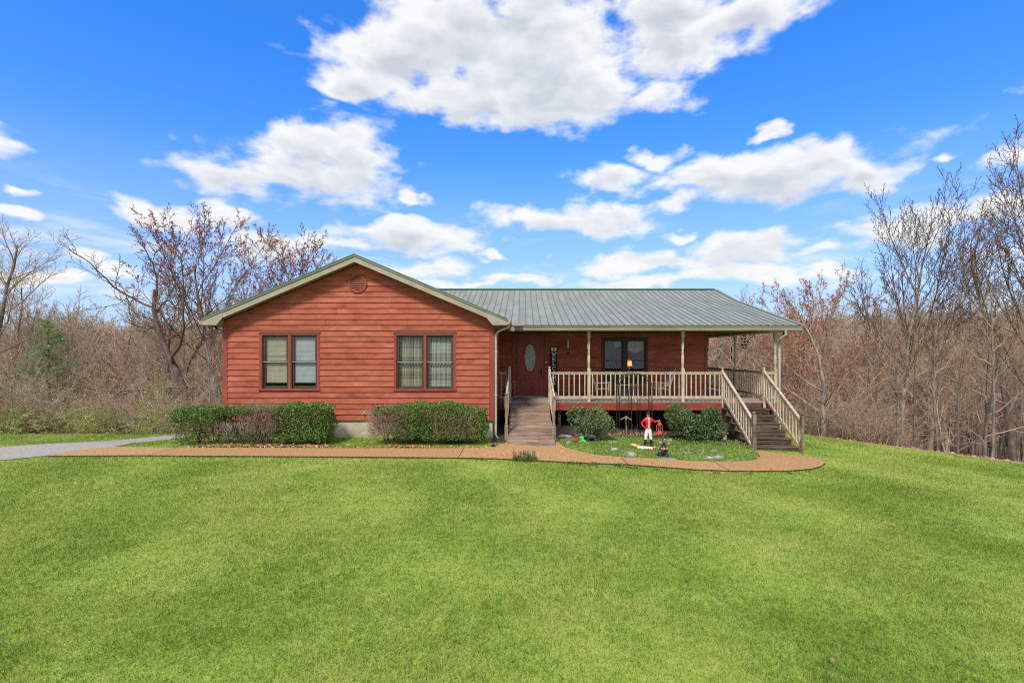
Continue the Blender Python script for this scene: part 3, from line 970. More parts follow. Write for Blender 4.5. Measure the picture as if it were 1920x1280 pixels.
# --- front door
def build_door():
    x0, x1, z0, z1 = DOOR
    f = MB()
    f.box(x0 - .10, x0, Y2 - .045, Y2 - .001, z0, z1 + .10); f.box(x1, x1 + .10, Y2 - .045, Y2 - .001, z0, z1 + .10)
    f.box(x0, x1, Y2 - .045, Y2 - .001, z1 - .03, z1 + .10)
    d = f.build('door_frame', M['door_red'], house)
    t = MB(); t.box(x0, x1, Y2 - .12, Y2 - .001, z0, z0 + .05); t.build('threshold', M['deck'], d)
    a, b, c, e = x0 + .09, x1 - .07, z0 + .06, z1 - .04
    cx, cz, rx, rz = .292, 2.395, .215, .535
    # slab with an oval opening: ring of quads from the rectangle to the oval
    yf, n = Y2 - .030, 48
    v, fs = [], []
    for i in range(n):
        t_ = 2 * math.pi * i / n
        ox, oz = cx + rx * math.cos(t_), cz + rz * math.sin(t_)
        dx, dz = math.cos(t_) * rx, math.sin(t_) * rz
        k = min(((b - cx) / dx if dx > 1e-6 else (a - cx) / dx if dx < -1e-6 else 1e9), ((e - cz) / dz if dz > 1e-6 else (1.66 - cz) / dz if dz < -1e-6 else 1e9))
        v += [(ox, yf, oz), (cx + dx * k, yf, cz + dz * k), (ox, yf + .02, oz)]
    for i in range(n):
        j = (i + 1) % n
        fs += [(3 * i, 3 * i + 1, 3 * j + 1, 3 * j), (3 * i, 3 * j, 3 * j + 2, 3 * i + 2)]
    m_ = MB(); m_.add(v, fs)
    m_.box(a, b, yf, yf + .025, c, 1.66)
    for (p, q_, r, s_) in ((a - .0, b + .0, e - .0, e + .012), (a - .012, a, c, e), (b, b + .012, c, e)): m_.box(p, q_, yf, yf + .02, r, s_)
    door = m_.build('front_door', M['door_red'], house)
    # moulding round the glass and the two lower panels
    o = MB()
    ring = [(cx + (rx + .02) * math.cos(2 * math.pi * i / 40), yf - .006, cz + (rz + .02) * math.sin(2 * math.pi * i / 40)) for i in range(41)]
    o.tube(ring, .014, 5, cap=False)
    for (p, q_, r, s_) in ((a + .05, b - .05, 1.70, e - .06),):
        for u in ((p, p + .02, r, s_), (q_ - .02, q_, r, s_), (p, q_, r, r + .02), (p, q_, s_ - .02, s_)): o.box(u[0], u[1], yf - .012, yf, u[2], u[3])
    o.build('moulding', M['door_red'], door)
    for (p, q_) in ((a + .10, cx - .045), (cx + .045, b - .10)):
        k = MB(); k.box(p, q_, yf - .014, yf, 1.10, 1.56); k.box(p + .05, q_ - .05, yf - .026, yf - .014, 1.15, 1.51)
        k.build('panel', M['door_red'], door, bevel=.008)
    gl = MB(); gl.add([(cx + rx * math.cos(2 * math.pi * i / 40), yf + .008, cz + rz * math.sin(2 * math.pi * i / 40)) for i in range(40)], [tuple(range(40))])
    gm = mat('leaded_frosted_glass', [(0.10, 0.12, 0.11), (0.30, 0.34, 0.32), (0.52, 0.56, 0.54)], 7, .25, .5, (1.6, 1, 1), spec=.6, grain=.4)
    gl.build('oval_glass', gm, door)
    cm = MB()
    for k in range(5):
        u = cx - .14 + k * .07
        hh = rz * math.sqrt(max(0, 1 - ((u - cx) / rx) ** 2)) * .86
        cm.tube([(u, yf + .004, cz - hh), (u + (.03 if k % 2 else -.03), yf + .004, cz), (u, yf + .004, cz + hh)], .004, 4)
    cm.build('leading', M['rail_grey'], door)
    h = MB(); h.lathe([(.02, 0), (.032, .015), (.03, .04), (.012, .055)], (b - .06, yf - .05, 1.80)); h.box(b - .075, b - .045, yf - .02, yf, 1.74, 2.0)
    h.tube([(b - .06, yf - .02, 1.96), (b - .06, yf - .07, 1.95), (b - .06, yf - .07, 1.78), (b - .06, yf - .02, 1.76)], .009, 5)
    h.build('handle', M['black'], door)


build_door()

# --- roofs -----------------------------------------------------------
def rib_panel(mb, pts, x0, w, ribw=.030, ribh=.020):
    """sheet between two ribs: pts are (y, z) along the slope"""
    cs = [(0, 0), (.006, ribh), (.024, ribh), (ribw, 0), (w, 0)]
    v = []
    for i, (y, z) in enumerate(pts):
        for cx, cz in cs: v.append((x0 + cx, y, z + cz))
    n = len(cs)
    for i in range(len(pts) - 1):
        for k in range(n - 1):
            mb.add([v[i * n + k], v[i * n + k + 1], v[(i + 1) * n + k + 1], v[(i + 1) * n + k]], [(0, 1, 2, 3)], 1 if k < 3 else 0)
    mb.add([v[0], v[1], v[2], v[3]], [(0, 3, 2, 1)], 2)


def build_roofs():
    slope_pts = [(YE, 3.535), (22.5, 4.95), (24.9, 5.765)]
    XL, XR, w = -9.30, 9.56, .2612
    deckm = MB()
    for a, b in zip(slope_pts, slope_pts[1:]):
        deckm.add([(XL, a[0], a[1] - .006), (XR, a[0], a[1] - .006), (XR, b[0], b[1] - .006), (XL, b[0], b[1] - .006),
                   (XL, a[0], a[1] - .03), (XR, a[0], a[1] - .03), (XR, b[0], b[1] - .03), (XL, b[0], b[1] - .03)],
                  [(0, 1, 2, 3), (7, 6, 5, 4), (0, 4, 5, 1), (1, 5, 6, 2), (3, 7, 4, 0)])
    roof = deckm.build('main_roof', M['ridge'], house)
    n = int((XR - XL) / w)
    base = Vector((XL, YE, 3.535))
    pm = MB(); rib_panel(pm, [(y - YE, z - 3.535) for y, z in slope_pts], 0, w)
    first = None
    for k in range(n + 1):
        x = XL + k * w
        if first is None:
            first = pm.build('roof_panel', [M['roof'], M['rib'], M['black']], roof, at=(x, YE, 3.535))
        else:
            c = first.copy(); COL.objects.link(c)
            c.location = Vector((x, YE, 3.535)) - world_of(roof)
    back = MB()
    k = 0
    while XL + k * w < XR:
        rib_panel(back, [(24.9, 5.765), (27.3, 4.95), (32.0, 3.70)], XL + k * w, w); k += 1
    o = back.build('back_roof_sheet', [M['roof'], M['rib'], M['black']], roof)
    o['kind'] = 'stuff'
    r = MB()
    r.add([(XL - .02, 24.70, 5.735), (XR + .02, 24.70, 5.735), (XR + .02, 24.9, 5.82), (XL - .02, 24.9, 5.82), (XR + .02, 25.1, 5.735), (XL - .02, 25.1, 5.735)], [(0, 1, 2, 3), (3, 2, 4, 5)])
    r.build('ridge_cap', M['ridge'], roof)
    # right rake and gable end
    rk = MB()
    for a, b in (((YE - .02, 3.52), (22.5, 4.94)), ((22.5, 4.94), (24.9, 5.76)), ((24.9, 5.76), (27.3, 4.94)), ((27.3, 4.94), (32.0, 3.68))):
        rk.bar((XR + .025, a[0], a[1] - .09), (XR + .025, b[0], b[1] - .09), .03, .17)
    rk.build('rake_board', M['fascia'], roof)
    tr = MB()
    for a, b in (((YE - .02, 3.52), (22.5, 4.94)), ((22.5, 4.94), (24.9, 5.76)), ((24.9, 5.76), (27.3, 4.94)), ((27.3, 4.94), (32.0, 3.68))):
        tr.bar((XR + .02, a[0], a[1] + .015), (XR + .02, b[0], b[1] + .015), .10, .028)
    tr.build('rake_trim', M['ridge'], roof)
    ge = MB(); ge.prism([(YE + .3, 3.42), (32.0 - .2, 3.42), (27.3, 4.85), (24.9, 5.66), (22.5, 4.85)], 'x', XR - .12, XR - .02)
    ge.build('gable_end', M['siding'], roof)
    # porch fascia, soffit, ceiling and beams
    f = MB(); f.box(GXR + .40, XR, YE + .02, YE + .05, 3.33, 3.51)
    f.build('fascia', M['fascia'], house)
    sfm = MB(); sfm.box(GXR, XR, YE + .05, Y1 - .07, 3.345, 3.36); sfm.box(8.95, XR, Y1 - .07, 32, 3.345, 3.36)
    sfm.build('soffit', M['soffit'], house)
    cl = MB(); cl.box(GXR, 8.80, Y1 + .07, Y2, 3.395, 3.41); cl.box(HXR, 8.80, Y2, HYB, 3.395, 3.41)
    cl.build('porch_ceiling', M['ceiling'], house)
    bm = MB(); bm.box(GXR + .03, 8.95, Y1 - .07, Y1 + .07, 3.345, 3.52); bm.box(8.80, 8.95, Y1 + .07, HYB, 3.345, 3.52)
    bm.build('porch_beam', M['gutter'], house)
    # gutter along the porch eave: K profile
    g_ = MB()
    prof = [(YE - .02, 3.345), (YE - .085, 3.345), (YE - .105, 3.39), (YE - .095, 3.42), (YE - .125, 3.465), (YE - .125, 3.485), (YE - .115, 3.485), (YE - .112, 3.468), (YE - .02, 3.40)]
    g_.prism(prof, 'x', -.30, XR + .02)
    g_.build('gutter', M['gutter'], house)
    # wing roof: two slopes with ribs across, rake boards and boxed returns
    CX, AP = -4.90, 5.440
    XEL, XER, ZE = -9.34, -.46, 3.565
    for sgn, xe in ((-1, XEL), (1, XER)):
        ww = MB()
        th = .05
        ww.add([(CX, 14.46, AP), (xe, 14.46, ZE), (xe, 24.8, ZE), (CX, 24.8, AP), (CX, 14.46, AP - th), (xe, 14.46, ZE - th), (xe, 24.8, ZE - th), (CX, 24.8, AP - th)],
               [(0, 1, 2, 3), (4, 7, 6, 5), (0, 4, 5, 1), (1, 5, 6, 2), (2, 6, 7, 3)])
        y = 14.50
        while y < 24.7:
            ww.add([(CX, y, AP), (xe, y, ZE), (xe, y + .03, ZE), (CX, y + .03, AP), (CX, y + .008, AP + .02), (xe, y + .008, ZE + .02), (xe, y + .022, ZE + .02), (CX, y + .022, AP + .02)],
                   [(0, 1, 5, 4), (4, 5, 6, 7), (7, 6, 2, 3), (1, 2, 6, 5)], 1)
            y += w
        ww.build('wing_roof', [M['roof'], M['rib']], house)
        e = MB(); e.bar((CX, 14.475, AP + .004), (xe, 14.475, ZE + .004), .05, .032)
        e.build('rake_trim', M['ridge'], house)
        # rake board
        yb0, yb1 = 14.49, 14.515
        sx = -sgn
        s_ = (AP - ZE) / abs(CX - xe)
        zt = lambda x: AP - abs(x - CX) * s_ - .015
        xi = xe + sx * .60
        rb = MB()
        rb.prism([(CX, zt(CX)), (CX, zt(CX) - .205), (xi, zt(xi) - .205), (xi, zt(xi))], 'y', yb0, yb1)
        rb.build('rake_board', M['fascia'], house)
        # boxed return: closed end under the eave
        wallx = GXL if sgn < 0 else GXR
        rt = MB()
        rt.prism([(xe - sx * 0, zt(xe) - .01), (xi, zt(xi)), (xi, zt(xi) - .20), (wallx + sx * .0, 3.385), (xe, 3.385)], 'y', yb0 - .008, yb0 + .03)
        rt.prism([(wallx, 3.386), (xe, 3.386), (xe, zt(xe) - .02), (wallx, zt(wallx) - .02)], 'y', yb0 + .03, Y0 - .001)
        rt.build('eave_return', M['fascia'], house)
        # sloping soffit under the rake
        sf = MB()
        zz = lambda x: zt(x) - .17
        sf.add([(CX, yb1, zz(CX)), (wallx + sx * .02, yb1, zz(wallx + sx * .02)), (wallx + sx * .02, Y0 - .03, zz(wallx + sx * .02)), (CX, Y0 - .03, zz(CX))], [(0, 1, 2, 3)] if sgn > 0 else [(3, 2, 1, 0)])
        # battens of the vented soffit
        k = 1
        while k * .2 < abs(CX - wallx):
            xk = CX + sgn * k * .2
            sf.box(xk - .006, xk + .006, yb1, Y0 - .03, zz(xk) - .006, zz(xk) + .002)
            k += 1
        sf.build('rake_soffit', M['soffit'], house)
        # eave fascia, side soffit and gutter
        ef = MB(); ef.box(min(xe, xe - sx * .02), max(xe, xe - sx * .02), 14.50, (16.9 if sgn > 0 else 30.0), 3.37, 3.54)
        ef.build('fascia', M['fascia'], house)
        ss = MB(); ss.box(min(xe, wallx), max(xe, wallx), Y0, (17.2 if sgn > 0 else 30.0), 3.375, 3.386)
        ss.build('soffit', M['soffit'], house)
        gp = [(xe, 3.40), (xe - sx * .07, 3.40), (xe - sx * .085, 3.45), (xe - sx * .11, 3.50), (xe - sx * .11, 3.52), (xe - sx * .10, 3.52), (xe, 3.45)]
        gt = MB(); gt.prism(gp, 'y', 14.47, (16.9 if sgn > 0 else 30.0))
        gt.build('gutter', M['gutter'], house)
    dv = MB(); dv.box(X(963, 16.95), X(978, 16.95), 16.9, 17.1, 3.50, 3.62)
    dv.build('gutter_cover', M['fascia'], house)
    # downspouts
    d = MB()
    d.tube([(-.40, 14.75, 3.42), (-.41, 14.76, 3.34), (-.72, 14.82, 3.22), (-.80, 14.84, 3.10), (-.80, 14.86, 1.6), (-.80, 14.86, .12), (-.72, 14.72, .04)], .036, 8)
    for z in (2.6, 1.3): d.box(-.845, -.755, 14.82, 14.90, z, z + .03)
    d.build('downspout', M['downspout'], house)
    d = MB()
    d.tube([(9.02, 17.05, 3.36), (9.02, 17.06, 3.20), (8.92, 17.2, 3.08), (8.68 + .33, 17.45, 2.92), (9.01, 17.46, 2.8), (9.01, 17.46, .9), (9.01, 17.46, -.45)], .038, 8)
    d.build('downspout', M['downspout'], house)


build_roofs()

# --- deck ------------------------------------------------------------
DXR = 8.98
def build_deck():
    j = MB()
    j.box(GXR, DXR - .05, Y1 - .02, Y1 + .02, .58, .83); j.box(GXR, HXR, Y2 - .1, Y2 - .04, .62, .83)
    x = GXR + .4
    while x < DXR - .1:
        j.box(x, x + .04, Y1 + .02, (Y2 - .1 if x < HXR else HYB), .64, .828); x += .6
    j.box(DXR - .09, DXR - .05, Y1 + .02, HYB, .58, .828)
    deck = j.build('deck', M['dark_wood'], house)
    y = Y1 - .06
    while y < Y2 - .03:
        b = MB(); b.box(GXR + .03, 3.9 if R_.random() < .5 else 2.2, y, y + .134, .83, FL)
        xe_ = b.v[1][0]
        b.build('deck_board', M['deck'], deck, bevel=.004)
        b = MB(); b.box(xe_ + .004, DXR, y, y + .134, .83, FL); b.build('deck_board', M['deck'], deck, bevel=.004)
        y += .140
    while y < 25.5:
        b = MB(); b.box(HXR + .03, DXR, y, y + .134, .83, FL); b.build('deck_board', M['deck'], deck, bevel=.004)
        y += .140
    # red rim boards: two courses at the front, on the side, and the short piece left of the ramp
    for (a, b_) in ((GXR + .03, -.46), (.96, DXR - .02)):
        for z0, z1, t in ((.712, .846, 0), (.575, .708, .006)):
            r = MB(); r.box(a, b_, Y1 - .055 + t, Y1 - .022, z0, z1 - .02 if z1 > .8 else z1); r.build('rim_board', M['rim_red'], deck)
    r = MB(); r.box(DXR - .048, DXR - .015, Y1 - .02, HYB, .575, .825); r.build('rim_board', M['rim_red'], deck)
    for x, y in ((1.3, Y1 + .15), (3.0, Y1 + .15), (5.4, Y1 + .15), (6.9, Y1 + .1), (8.8, Y1 + .1), (8.8, 20.75), (8.8, 23.9)):
        p = MB(); p.box(x - .05, x + .05, y - .05, y + .05, gz(x, y) - .3, .58); p.build('deck_post', M['dark_wood'], deck)


build_deck()

# --- columns, railings ------------------------------------------------
def column_prof(z0, z1, zs, r=.047):
    L = z1 - zs
    def q(t, k): return (r * k, zs + L * t)
    return [q(0, 1.12), q(.012, .9), q(.03, .62), q(.05, 1.0), q(.065, 1.0), q(.08, .66), q(.11, .78), q(.2, 1.02), q(.36, 1.05), q(.43, .72), q(.45, .62), q(.465, .98), q(.48, .98), q(.495, .62),
            q(.51, .95), q(.53, .95), q(.545, .66), q(.62, .9), q(.78, 1.06), q(.88, .88), q(.92, .64), q(.94, 1.0), q(.955, 1.0), q(.97, .66), q(.985, .9), q(1, 1.1)]


def build_column(x, y, m_='cream'):
    c = MB()
    w = .05
    c.box(x - w, x + w, y - w, y + w, FL, 2.03)
    c.lathe(column_prof(0, 0, 2.03), (0, 0, 0), 12)
    for i in range(len(c.v) - 12 * 26, len(c.v)): c.v[i] = (c.v[i][0] + x, c.v[i][1] + y, c.v[i][2])
    return c


def col_at(x, y):
    c = MB(); w = .05
    c.box(x - w, x + w, y - w, y + w, FL + .001, 2.03)
    pr = [(r, z) for r, z in column_prof(0, 3.12, 2.03)]
    c.lathe(pr, (x, y, 0), 12)
    c.box(x - w, x + w, y - w, y + w, 3.12, 3.344)
    return c.build('column', M['cream'], house)


for x, y in ((X(1104, Y1), Y1), (X(1280, Y1), Y1), (X(1453.5, Y1), Y1), (8.86, 20.75), (8.86, 23.95)):
    col_at(x, y)

BAL = {}
def railing(p, q, z_top, z_bot, n, m_='cream', top_m='cream', foot=False, ov=0.0):
    """p, q: (x, y, dz) ends; level or sloping. rails are bars, each baluster an object that shares one mesh when alike"""
    p, q = Vector(p), Vector(q)
    r = MB()
    r.bar(p + Vector((0, 0, z_top)), q + Vector((0, 0, z_top)), .085, .038)
    r.bar(p + Vector((0, 0, z_top - .045)), q + Vector((0, 0, z_top - .045)), .04, .05)
    root = r.build('railing', M[top_m], house)
    b = MB(); b.bar(p + Vector((0, 0, z_bot)), q + Vector((0, 0, z_bot)), .045, .085)
    b.build('bottom_rail', M[m_], root)
    if foot:
        mid = (p + q) / 2
        f = MB(); f.box(mid.x - .03, mid.x + .03, mid.y - .02, mid.y + .02, FL, FL + z_bot - .04 + 0); f.build('rail_foot', M[m_], root)
    hgt = z_top - z_bot
    first = None
    for i in range(n):
        c = p.lerp(q, (i + .5) / n)
        if first is None:
            s = MB(); s.box(-.019, .019, -.019, .019, z_bot + .02, z_top - .06)
            first = s.build('baluster', M[m_], root, at=c)
        else:
            d = first.copy(); COL.objects.link(d); d.location = c - world_of(root)
            WL[d.name] = c
    return root


def newel(x, y, z0, z1, m_='cream', turned=True, w=.045):
    n = MB()
    zm = z0 + (z1 - z0) * .36
    L = z1 - .10 - zm
    if turned:
        n.box(x - w, x + w, y - w, y + w, z0, zm)
        n.lathe([(w * 1.0, zm), (w * .7, zm + .02), (w * .98, zm + .04), (w * .98, zm + .06), (w * .72, zm + .08), (w * .95, zm + L * .35), (w * .8, zm + L * .5), (w * .98, zm + L * .55), (w, zm + L * .6)], (x, y, 0), 10)
        n.box(x - w, x + w, y - w, y + w, zm + L * .6, z1 - .10)
    else:
        n.box(x - w, x + w, y - w, y + w, z0, z1 - .10)
    n.lathe([(w * .9, z1 - .10), (w * .45, z1 - .085), (w * .5, z1 - .075), (w * .95, z1 - .05), (w * .95, z1 - .03), (w * .5, z1 - .006), (.006, z1)], (x, y, 0), 10)
    return n.build('newel_post', M[m_], house)


ZT, ZB = 1.91 - FL - .02, .165
xa, xb, xc = X(1104, Y1), X(1280, Y1), X(1453.5, Y1)
railing((.98, Y1, FL), (xa - .05, Y1, FL), ZT, ZB, 7)
railing((xa + .05, Y1, FL), (xb - .05, Y1, FL), ZT, ZB, 20, foot=True)
railing((xb + .05, Y1, FL), (7.0, Y1, FL), ZT, ZB, 8)
railing((8.52, Y1, FL), (xc - .05, Y1, FL), ZT, ZB, 2)
railing((GXR + .06, Y1, FL), (-.50, Y1, FL), ZT, ZB, 2)
railing((8.86, Y1 + .05, FL), (8.86, 20.70, FL), ZT, ZB, 19, foot=True)
railing((8.86, 20.80, FL), (8.86, 23.90, FL), ZT, ZB, 19, foot=True)
newel(7.02, Y1 - .02, FL - .3, 2.07); newel(8.48, Y1 - .02, FL - .3, 2.07)
newel(-.46, Y1 - .06, FL - .25, 2.11); newel(.94, Y1 - .06, FL - .25, 2.11)

# --- stairs -----------------------------------------------------------
def build_stairs():
    st = MB()
    zt = FL - .03
    def saw(x0, x1):
        yb = 15.20
        pts = [(Y1 - .06, .58), (Y1 - .06, zt - .02)]
        for k in range(6):
            ys = 17.02 - k * .352; z = .666 - k * .1935 - .045
            pts += [(Y1 - .06 if k == 0 else 17.02 - (k - 1) * .352, z), (ys, z)]
        pts += [(15.24, gz(7.8, 15.2) - .02), (15.65, gz(7.8, 15.2) - .02), (Y1 - .06, .26)]
        st.prism(pts, 'x', x0, x1)
    saw(6.98, 7.03)
    s = st.build('stair_stringer', M['dark_wood'], house)
    st = MB(); saw(8.36, 8.41); st.build('stair_stringer', M['dark_wood'], house)
    for k in range(6):
        z = .666 - k * .1935
        y0 = 17.02 - k * .352
        t = MB(); t.box(6.90, 8.45 + R_.uniform(-.01, .01), y0 - .03, y0 + .165, z - .045, z + R_.uniform(-.003, .003)); t.build('tread', M['dark_wood'], s, bevel=.008)
        t = MB(); t.box(6.91, 8.45 + R_.uniform(-.01, .01), y0 + .175, y0 + .352, z - .045, z + R_.uniform(-.003, .003)); t.build('tread', M['dark_wood'], s, bevel=.008)
        r = MB(); r.box(7.035, 8.43, y0 - .008, y0 + .025, z - .175, z - .047); r.build('riser', M['dark_wood'], s, bevel=.006)
    r = MB(); r.box(7.035, 8.355, Y1 - .095, Y1 - .06, .666, .80); r.build('riser', M['dark_wood'], s)
    for x in (6.97, 8.50):
        railing((x + .05 if x < 8 else x - .02, 17.42, FL), (x + .05 if x < 8 else x - .02, 15.16, -.50), ZT, ZB, 12, top_m='peeling')
    newel(7.02, 15.10, gz(7.0, 15.1) - .05, .80, 'newel', w=.055)
    newel(8.49, 15.10, gz(8.5, 15.1) - .05, .76, 'newel', w=.055)


build_stairs()

# --- ramp -------------------------------------------------------------
def build_ramp():
    y0, z0, y1, z1 = 13.22, -.005, 17.40, .855
    a, b = -.42, .90
    s = MB()
    for x in (a + .02, b - .07):
        s.add([(x, y0, z0 - .035), (x + .05, y0, z0 - .035), (x + .05, y1, z1 - .035), (x, y1, z1 - .035), (x, y0 + .3, z0 - .06), (x + .05, y0 + .3, z0 - .06), (x + .05, y1, z1 - .2), (x, y1, z1 - .2)],
              [(0, 1, 2, 3), (7, 6, 5, 4), (1, 5, 6, 2), (0, 3, 7, 4), (0, 4, 5, 1)])
    for x in (a + .04, b - .04): s.box(x - .045, x + .045, 16.0, 16.09, gz(0, 16) - .2, z0 + (16 - y0) / (y1 - y0) * (z1 - z0) - .06)
    ramp = s.build('ramp', M['dark_wood'], house)
    L = math.hypot(y1 - y0, z1 - z0)
    ang = math.atan2(z1 - z0, y1 - y0)
    n = 29
    for k in range(n):
        c = (k + .5) / n
        w = L / n - .009
        d = MB(); d.box(-.66, .66, -w / 2, w / 2, -.034, 0)
        ya, za = y0 + (y1 - y0) * c, z0 + (z1 - z0) * c
        o = d.build('ramp_board', M['grey_wood'], ramp, at=(.24 + R_.uniform(-.012, .012), ya, za + R_.uniform(-.003, .003)), bevel=.006)
        o.rotation_euler = (ang + R_.uniform(-.012, .012), R_.uniform(-.003, .003), R_.uniform(-.004, .004))
    newel(-.47, 14.35, gz(0, 14.3) - .05, 1.42, 'newel', w=.05)
    newel(.90, 14.35, gz(0, 14.3) - .05, 1.33, 'newel', w=.05)
    for x, zz in ((-.465, 1.34), (.92, 1.26)):
        r = MB()
        r.bar((x, 17.38, 1.93), (x, 14.37, zz), .05, .09)
        rt = r.build('railing', M['peeling'], house)
        q = MB(); q.bar((x, 17.38, 1.07), (x, 14.37, .45), .04, .07); q.build('bottom_rail', M['cream'], rt)
        for k in range(10):
            u = (k + .5) / 10
            yy = 17.38 + (14.37 - 17.38) * u
            s = MB(); s.box(x - .019, x + .019, yy - .019, yy + .019, 1.07 + (.45 - 1.07) * u, 1.90 + (zz - 1.93) * u)
            s.build('baluster', M['cream'], rt)


build_ramp()
# ------------------------------------------------------------------ trees
class Tubes:
    """fast collector of tapered tubes and small leaf faces, all triangles"""
    def __init__(s):
        s.V, s.F, s.n = [], [], 0
    def tube(s, P, R, sides):
        P = np.asarray(P); R = np.asarray(R)
        k = len(P)
        T = np.empty_like(P); T[1:-1] = P[2:] - P[:-2]; T[0] = P[1] - P[0]; T[-1] = P[-1] - P[-2]
        T /= np.linalg.norm(T, axis=1, keepdims=True) + 1e-9
        ref = np.array([0., 0, 1]) if abs(T[0, 2]) < .8 else np.array([1., 0, 0])
        A = np.cross(T, ref); A /= np.linalg.norm(A, axis=1, keepdims=True) + 1e-9
        B = np.cross(T, A)
        t = np.arange(sides) * (2 * math.pi / sides)
        V = P[:, None] + (A[:, None] * np.cos(t)[None, :, None] + B[:, None] * np.sin(t)[None, :, None]) * R[:, None, None]
        i = np.arange(k - 1)[:, None] * sides + np.arange(sides)[None]
        j = np.arange(k - 1)[:, None] * sides + (np.arange(sides)[None] + 1) % sides
        q = np.stack([i, j, j + sides, i + sides], -1).reshape(-1, 4)
        s.V.append(V.reshape(-1, 3)); s.F.append(np.concatenate([q[:, [0, 1, 2]], q[:, [0, 2, 3]]]) + s.n)
        s.n += k * sides
    def leaves(s, C, size, rng, flat=0.0, aspect=.55):
        """two-triangle leaves at centres C, random directions"""
        n = len(C)
        if n == 0: return
        D = rng.normal(size=(n, 3)); D[:, 2] *= 1 - flat
        D /= np.linalg.norm(D, axis=1, keepdims=True) + 1e-9
        E = np.cross(D, rng.normal(size=(n, 3))); E /= np.linalg.norm(E, axis=1, keepdims=True) + 1e-9
        sz = size * rng.uniform(.6, 1.4, (n, 1))
        V = np.stack([C - D * sz * .5, C + E * sz * aspect * .5, C + D * sz * .5, C - E * sz * aspect * .5], 1)
        i = np.arange(n)[:, None] * 4 + s.n
        s.V.append(V.reshape(-1, 3)); s.F.append(np.concatenate([i + [0, 1, 2], i + [0, 2, 3]]).astype(int))
        s.n += n * 4
    def obj(s, name, m, parent=None):
        if not s.V: return None
        return np_mesh(name, np.concatenate(s.V), np.concatenate(s.F), m, parent)


def grow(rng, P):
    """recursive branches: returns a list of (points, radii, level)"""
    out = []
    gold = 2.399963
    def unit(v): return v / (np.linalg.norm(v) + 1e-9)
    def branch(start, d, L, r0, lv, az0):
        n = P['segs'][lv]
        pts = [start]; d = unit(d)
        for i in range(n):
            d = unit(d + rng.normal(0, P['wob'][lv], 3) + np.array([0, 0, P['up'][lv]]))
            pts.append(pts[-1] + d * L / n)
        pts = np.array(pts)
        tt = np.linspace(0, 1, n + 1)
        r1 = max(r0 * P['taper'][lv], P['rmin'] * .6)
        R = np.maximum(r0 + (r1 - r0) * tt, P['rmin'] * .6)
        if lv == 0: R[0] *= 1.3
        out.append((pts, R, lv))
        if lv >= P['levels']: return
        m_ = P['kids'][lv]
        if lv > 0: m_ = max(2, int(m_ * min(1.3, .55 + .5 * L / P['ref'][lv])))
        f0 = P['first'][lv]
        for k in range(m_):
            t = f0 + (1 - f0) * (k + rng.uniform(0, .9)) / m_
            x = t * n; i = min(int(x), n - 1); u = x - i
            pos = pts[i] * (1 - u) + pts[i + 1] * u
            pd = unit(pts[i + 1] - pts[i])
            az = az0 + k * gold + rng.normal(0, .35)
            a1 = unit(np.cross(pd, np.array([0.3, .2, 1.0]) if abs(pd[2]) < .9 else np.array([1., 0, 0]))); a2 = np.cross(pd, a1)
            side = a1 * math.cos(az) + a2 * math.sin(az)
            ang = P['ang'][lv] * rng.uniform(.75, 1.25) * (1 - .35 * (t - f0))
            nd = pd * math.cos(ang) + side * math.sin(ang)
            if nd[2] < -.25 and lv < 2: nd[2] *= .3
            sh = P['shape'](t) if lv == 0 else (1 - .5 * t)
            l2 = L * P['ratio'][lv] * sh * rng.uniform(.7, 1.25)
            rr = R[i] * P['rr'][lv] * rng.uniform(.75, 1.1)
            branch(pos, nd, l2, max(rr, P['rmin']), lv + 1, rng.uniform(0, 6.28))
    for b in P.get('stems', [((0, 0, 0), (0, 0, 1), P['height'] * P['trunk'], P['r'])]):
        branch(np.array(b[0], float), np.array(b[1], float), b[2], b[3], 0, rng.uniform(0, 6.28))
    return out


def proto_tree(seed, P, bark, twig, bud=None, bud_n=0, bud_size=.03, name='bare_tree', split=1):
    rng = np.random.default_rng(seed)
    br = grow(rng, P)
    A, B, C = Tubes(), Tubes(), Tubes()
    for pts, R, lv in br:
        sides = (8, 5, 4, 3, 3)[lv] if not P.get('lean_mesh') else (5, 3, 3, 3, 3)[lv]
        (A if lv <= split - 1 + (0) else B).tube(pts, R, sides)
        if bud and lv >= P['levels'] - 1 and bud_n:
            k = rng.poisson(bud_n)
            if k:
                t = rng.uniform(.15, 1, k) * (len(pts) - 1)
                i = np.minimum(t.astype(int), len(pts) - 2); u = (t - i)[:, None]
                c = pts[i] * (1 - u) + pts[i + 1] * u + rng.normal(0, bud_size * .5, (k, 3))
                C.leaves(c, bud_size, rng)
    root = thing(name, None, None)
    tr = A.obj('trunk', M[bark], root); cr = B.obj('crown', M[twig], root)
    lf = C.obj('buds', M[bud], root) if bud and C.V else None
    KIDS[root.name] = [o for o in (tr, cr, lf) if o]
    root['used'] = 0
    return root


def TP(**k):
    d = dict(levels=4, segs=(9, 6, 5, 4, 3), wob=(.05, .10, .13, .16, .2), up=(.03, .10, .08, .05, .03), taper=(.25, .2, .25, .4, .6), kids=(13, 7, 6, 4), first=(.4, .2, .2, .2),
             ratio=(.42, .5, .5, .5), rr=(.5, .6, .6, .65), ang=(.75, .65, .65, .7), ref=(1, 3.5, 1.6, .8, .4), rmin=.008, height=12, trunk=.95, r=.16, shape=lambda t: 1.25 - .8 * t)
    d.update(k); return d


T = {}
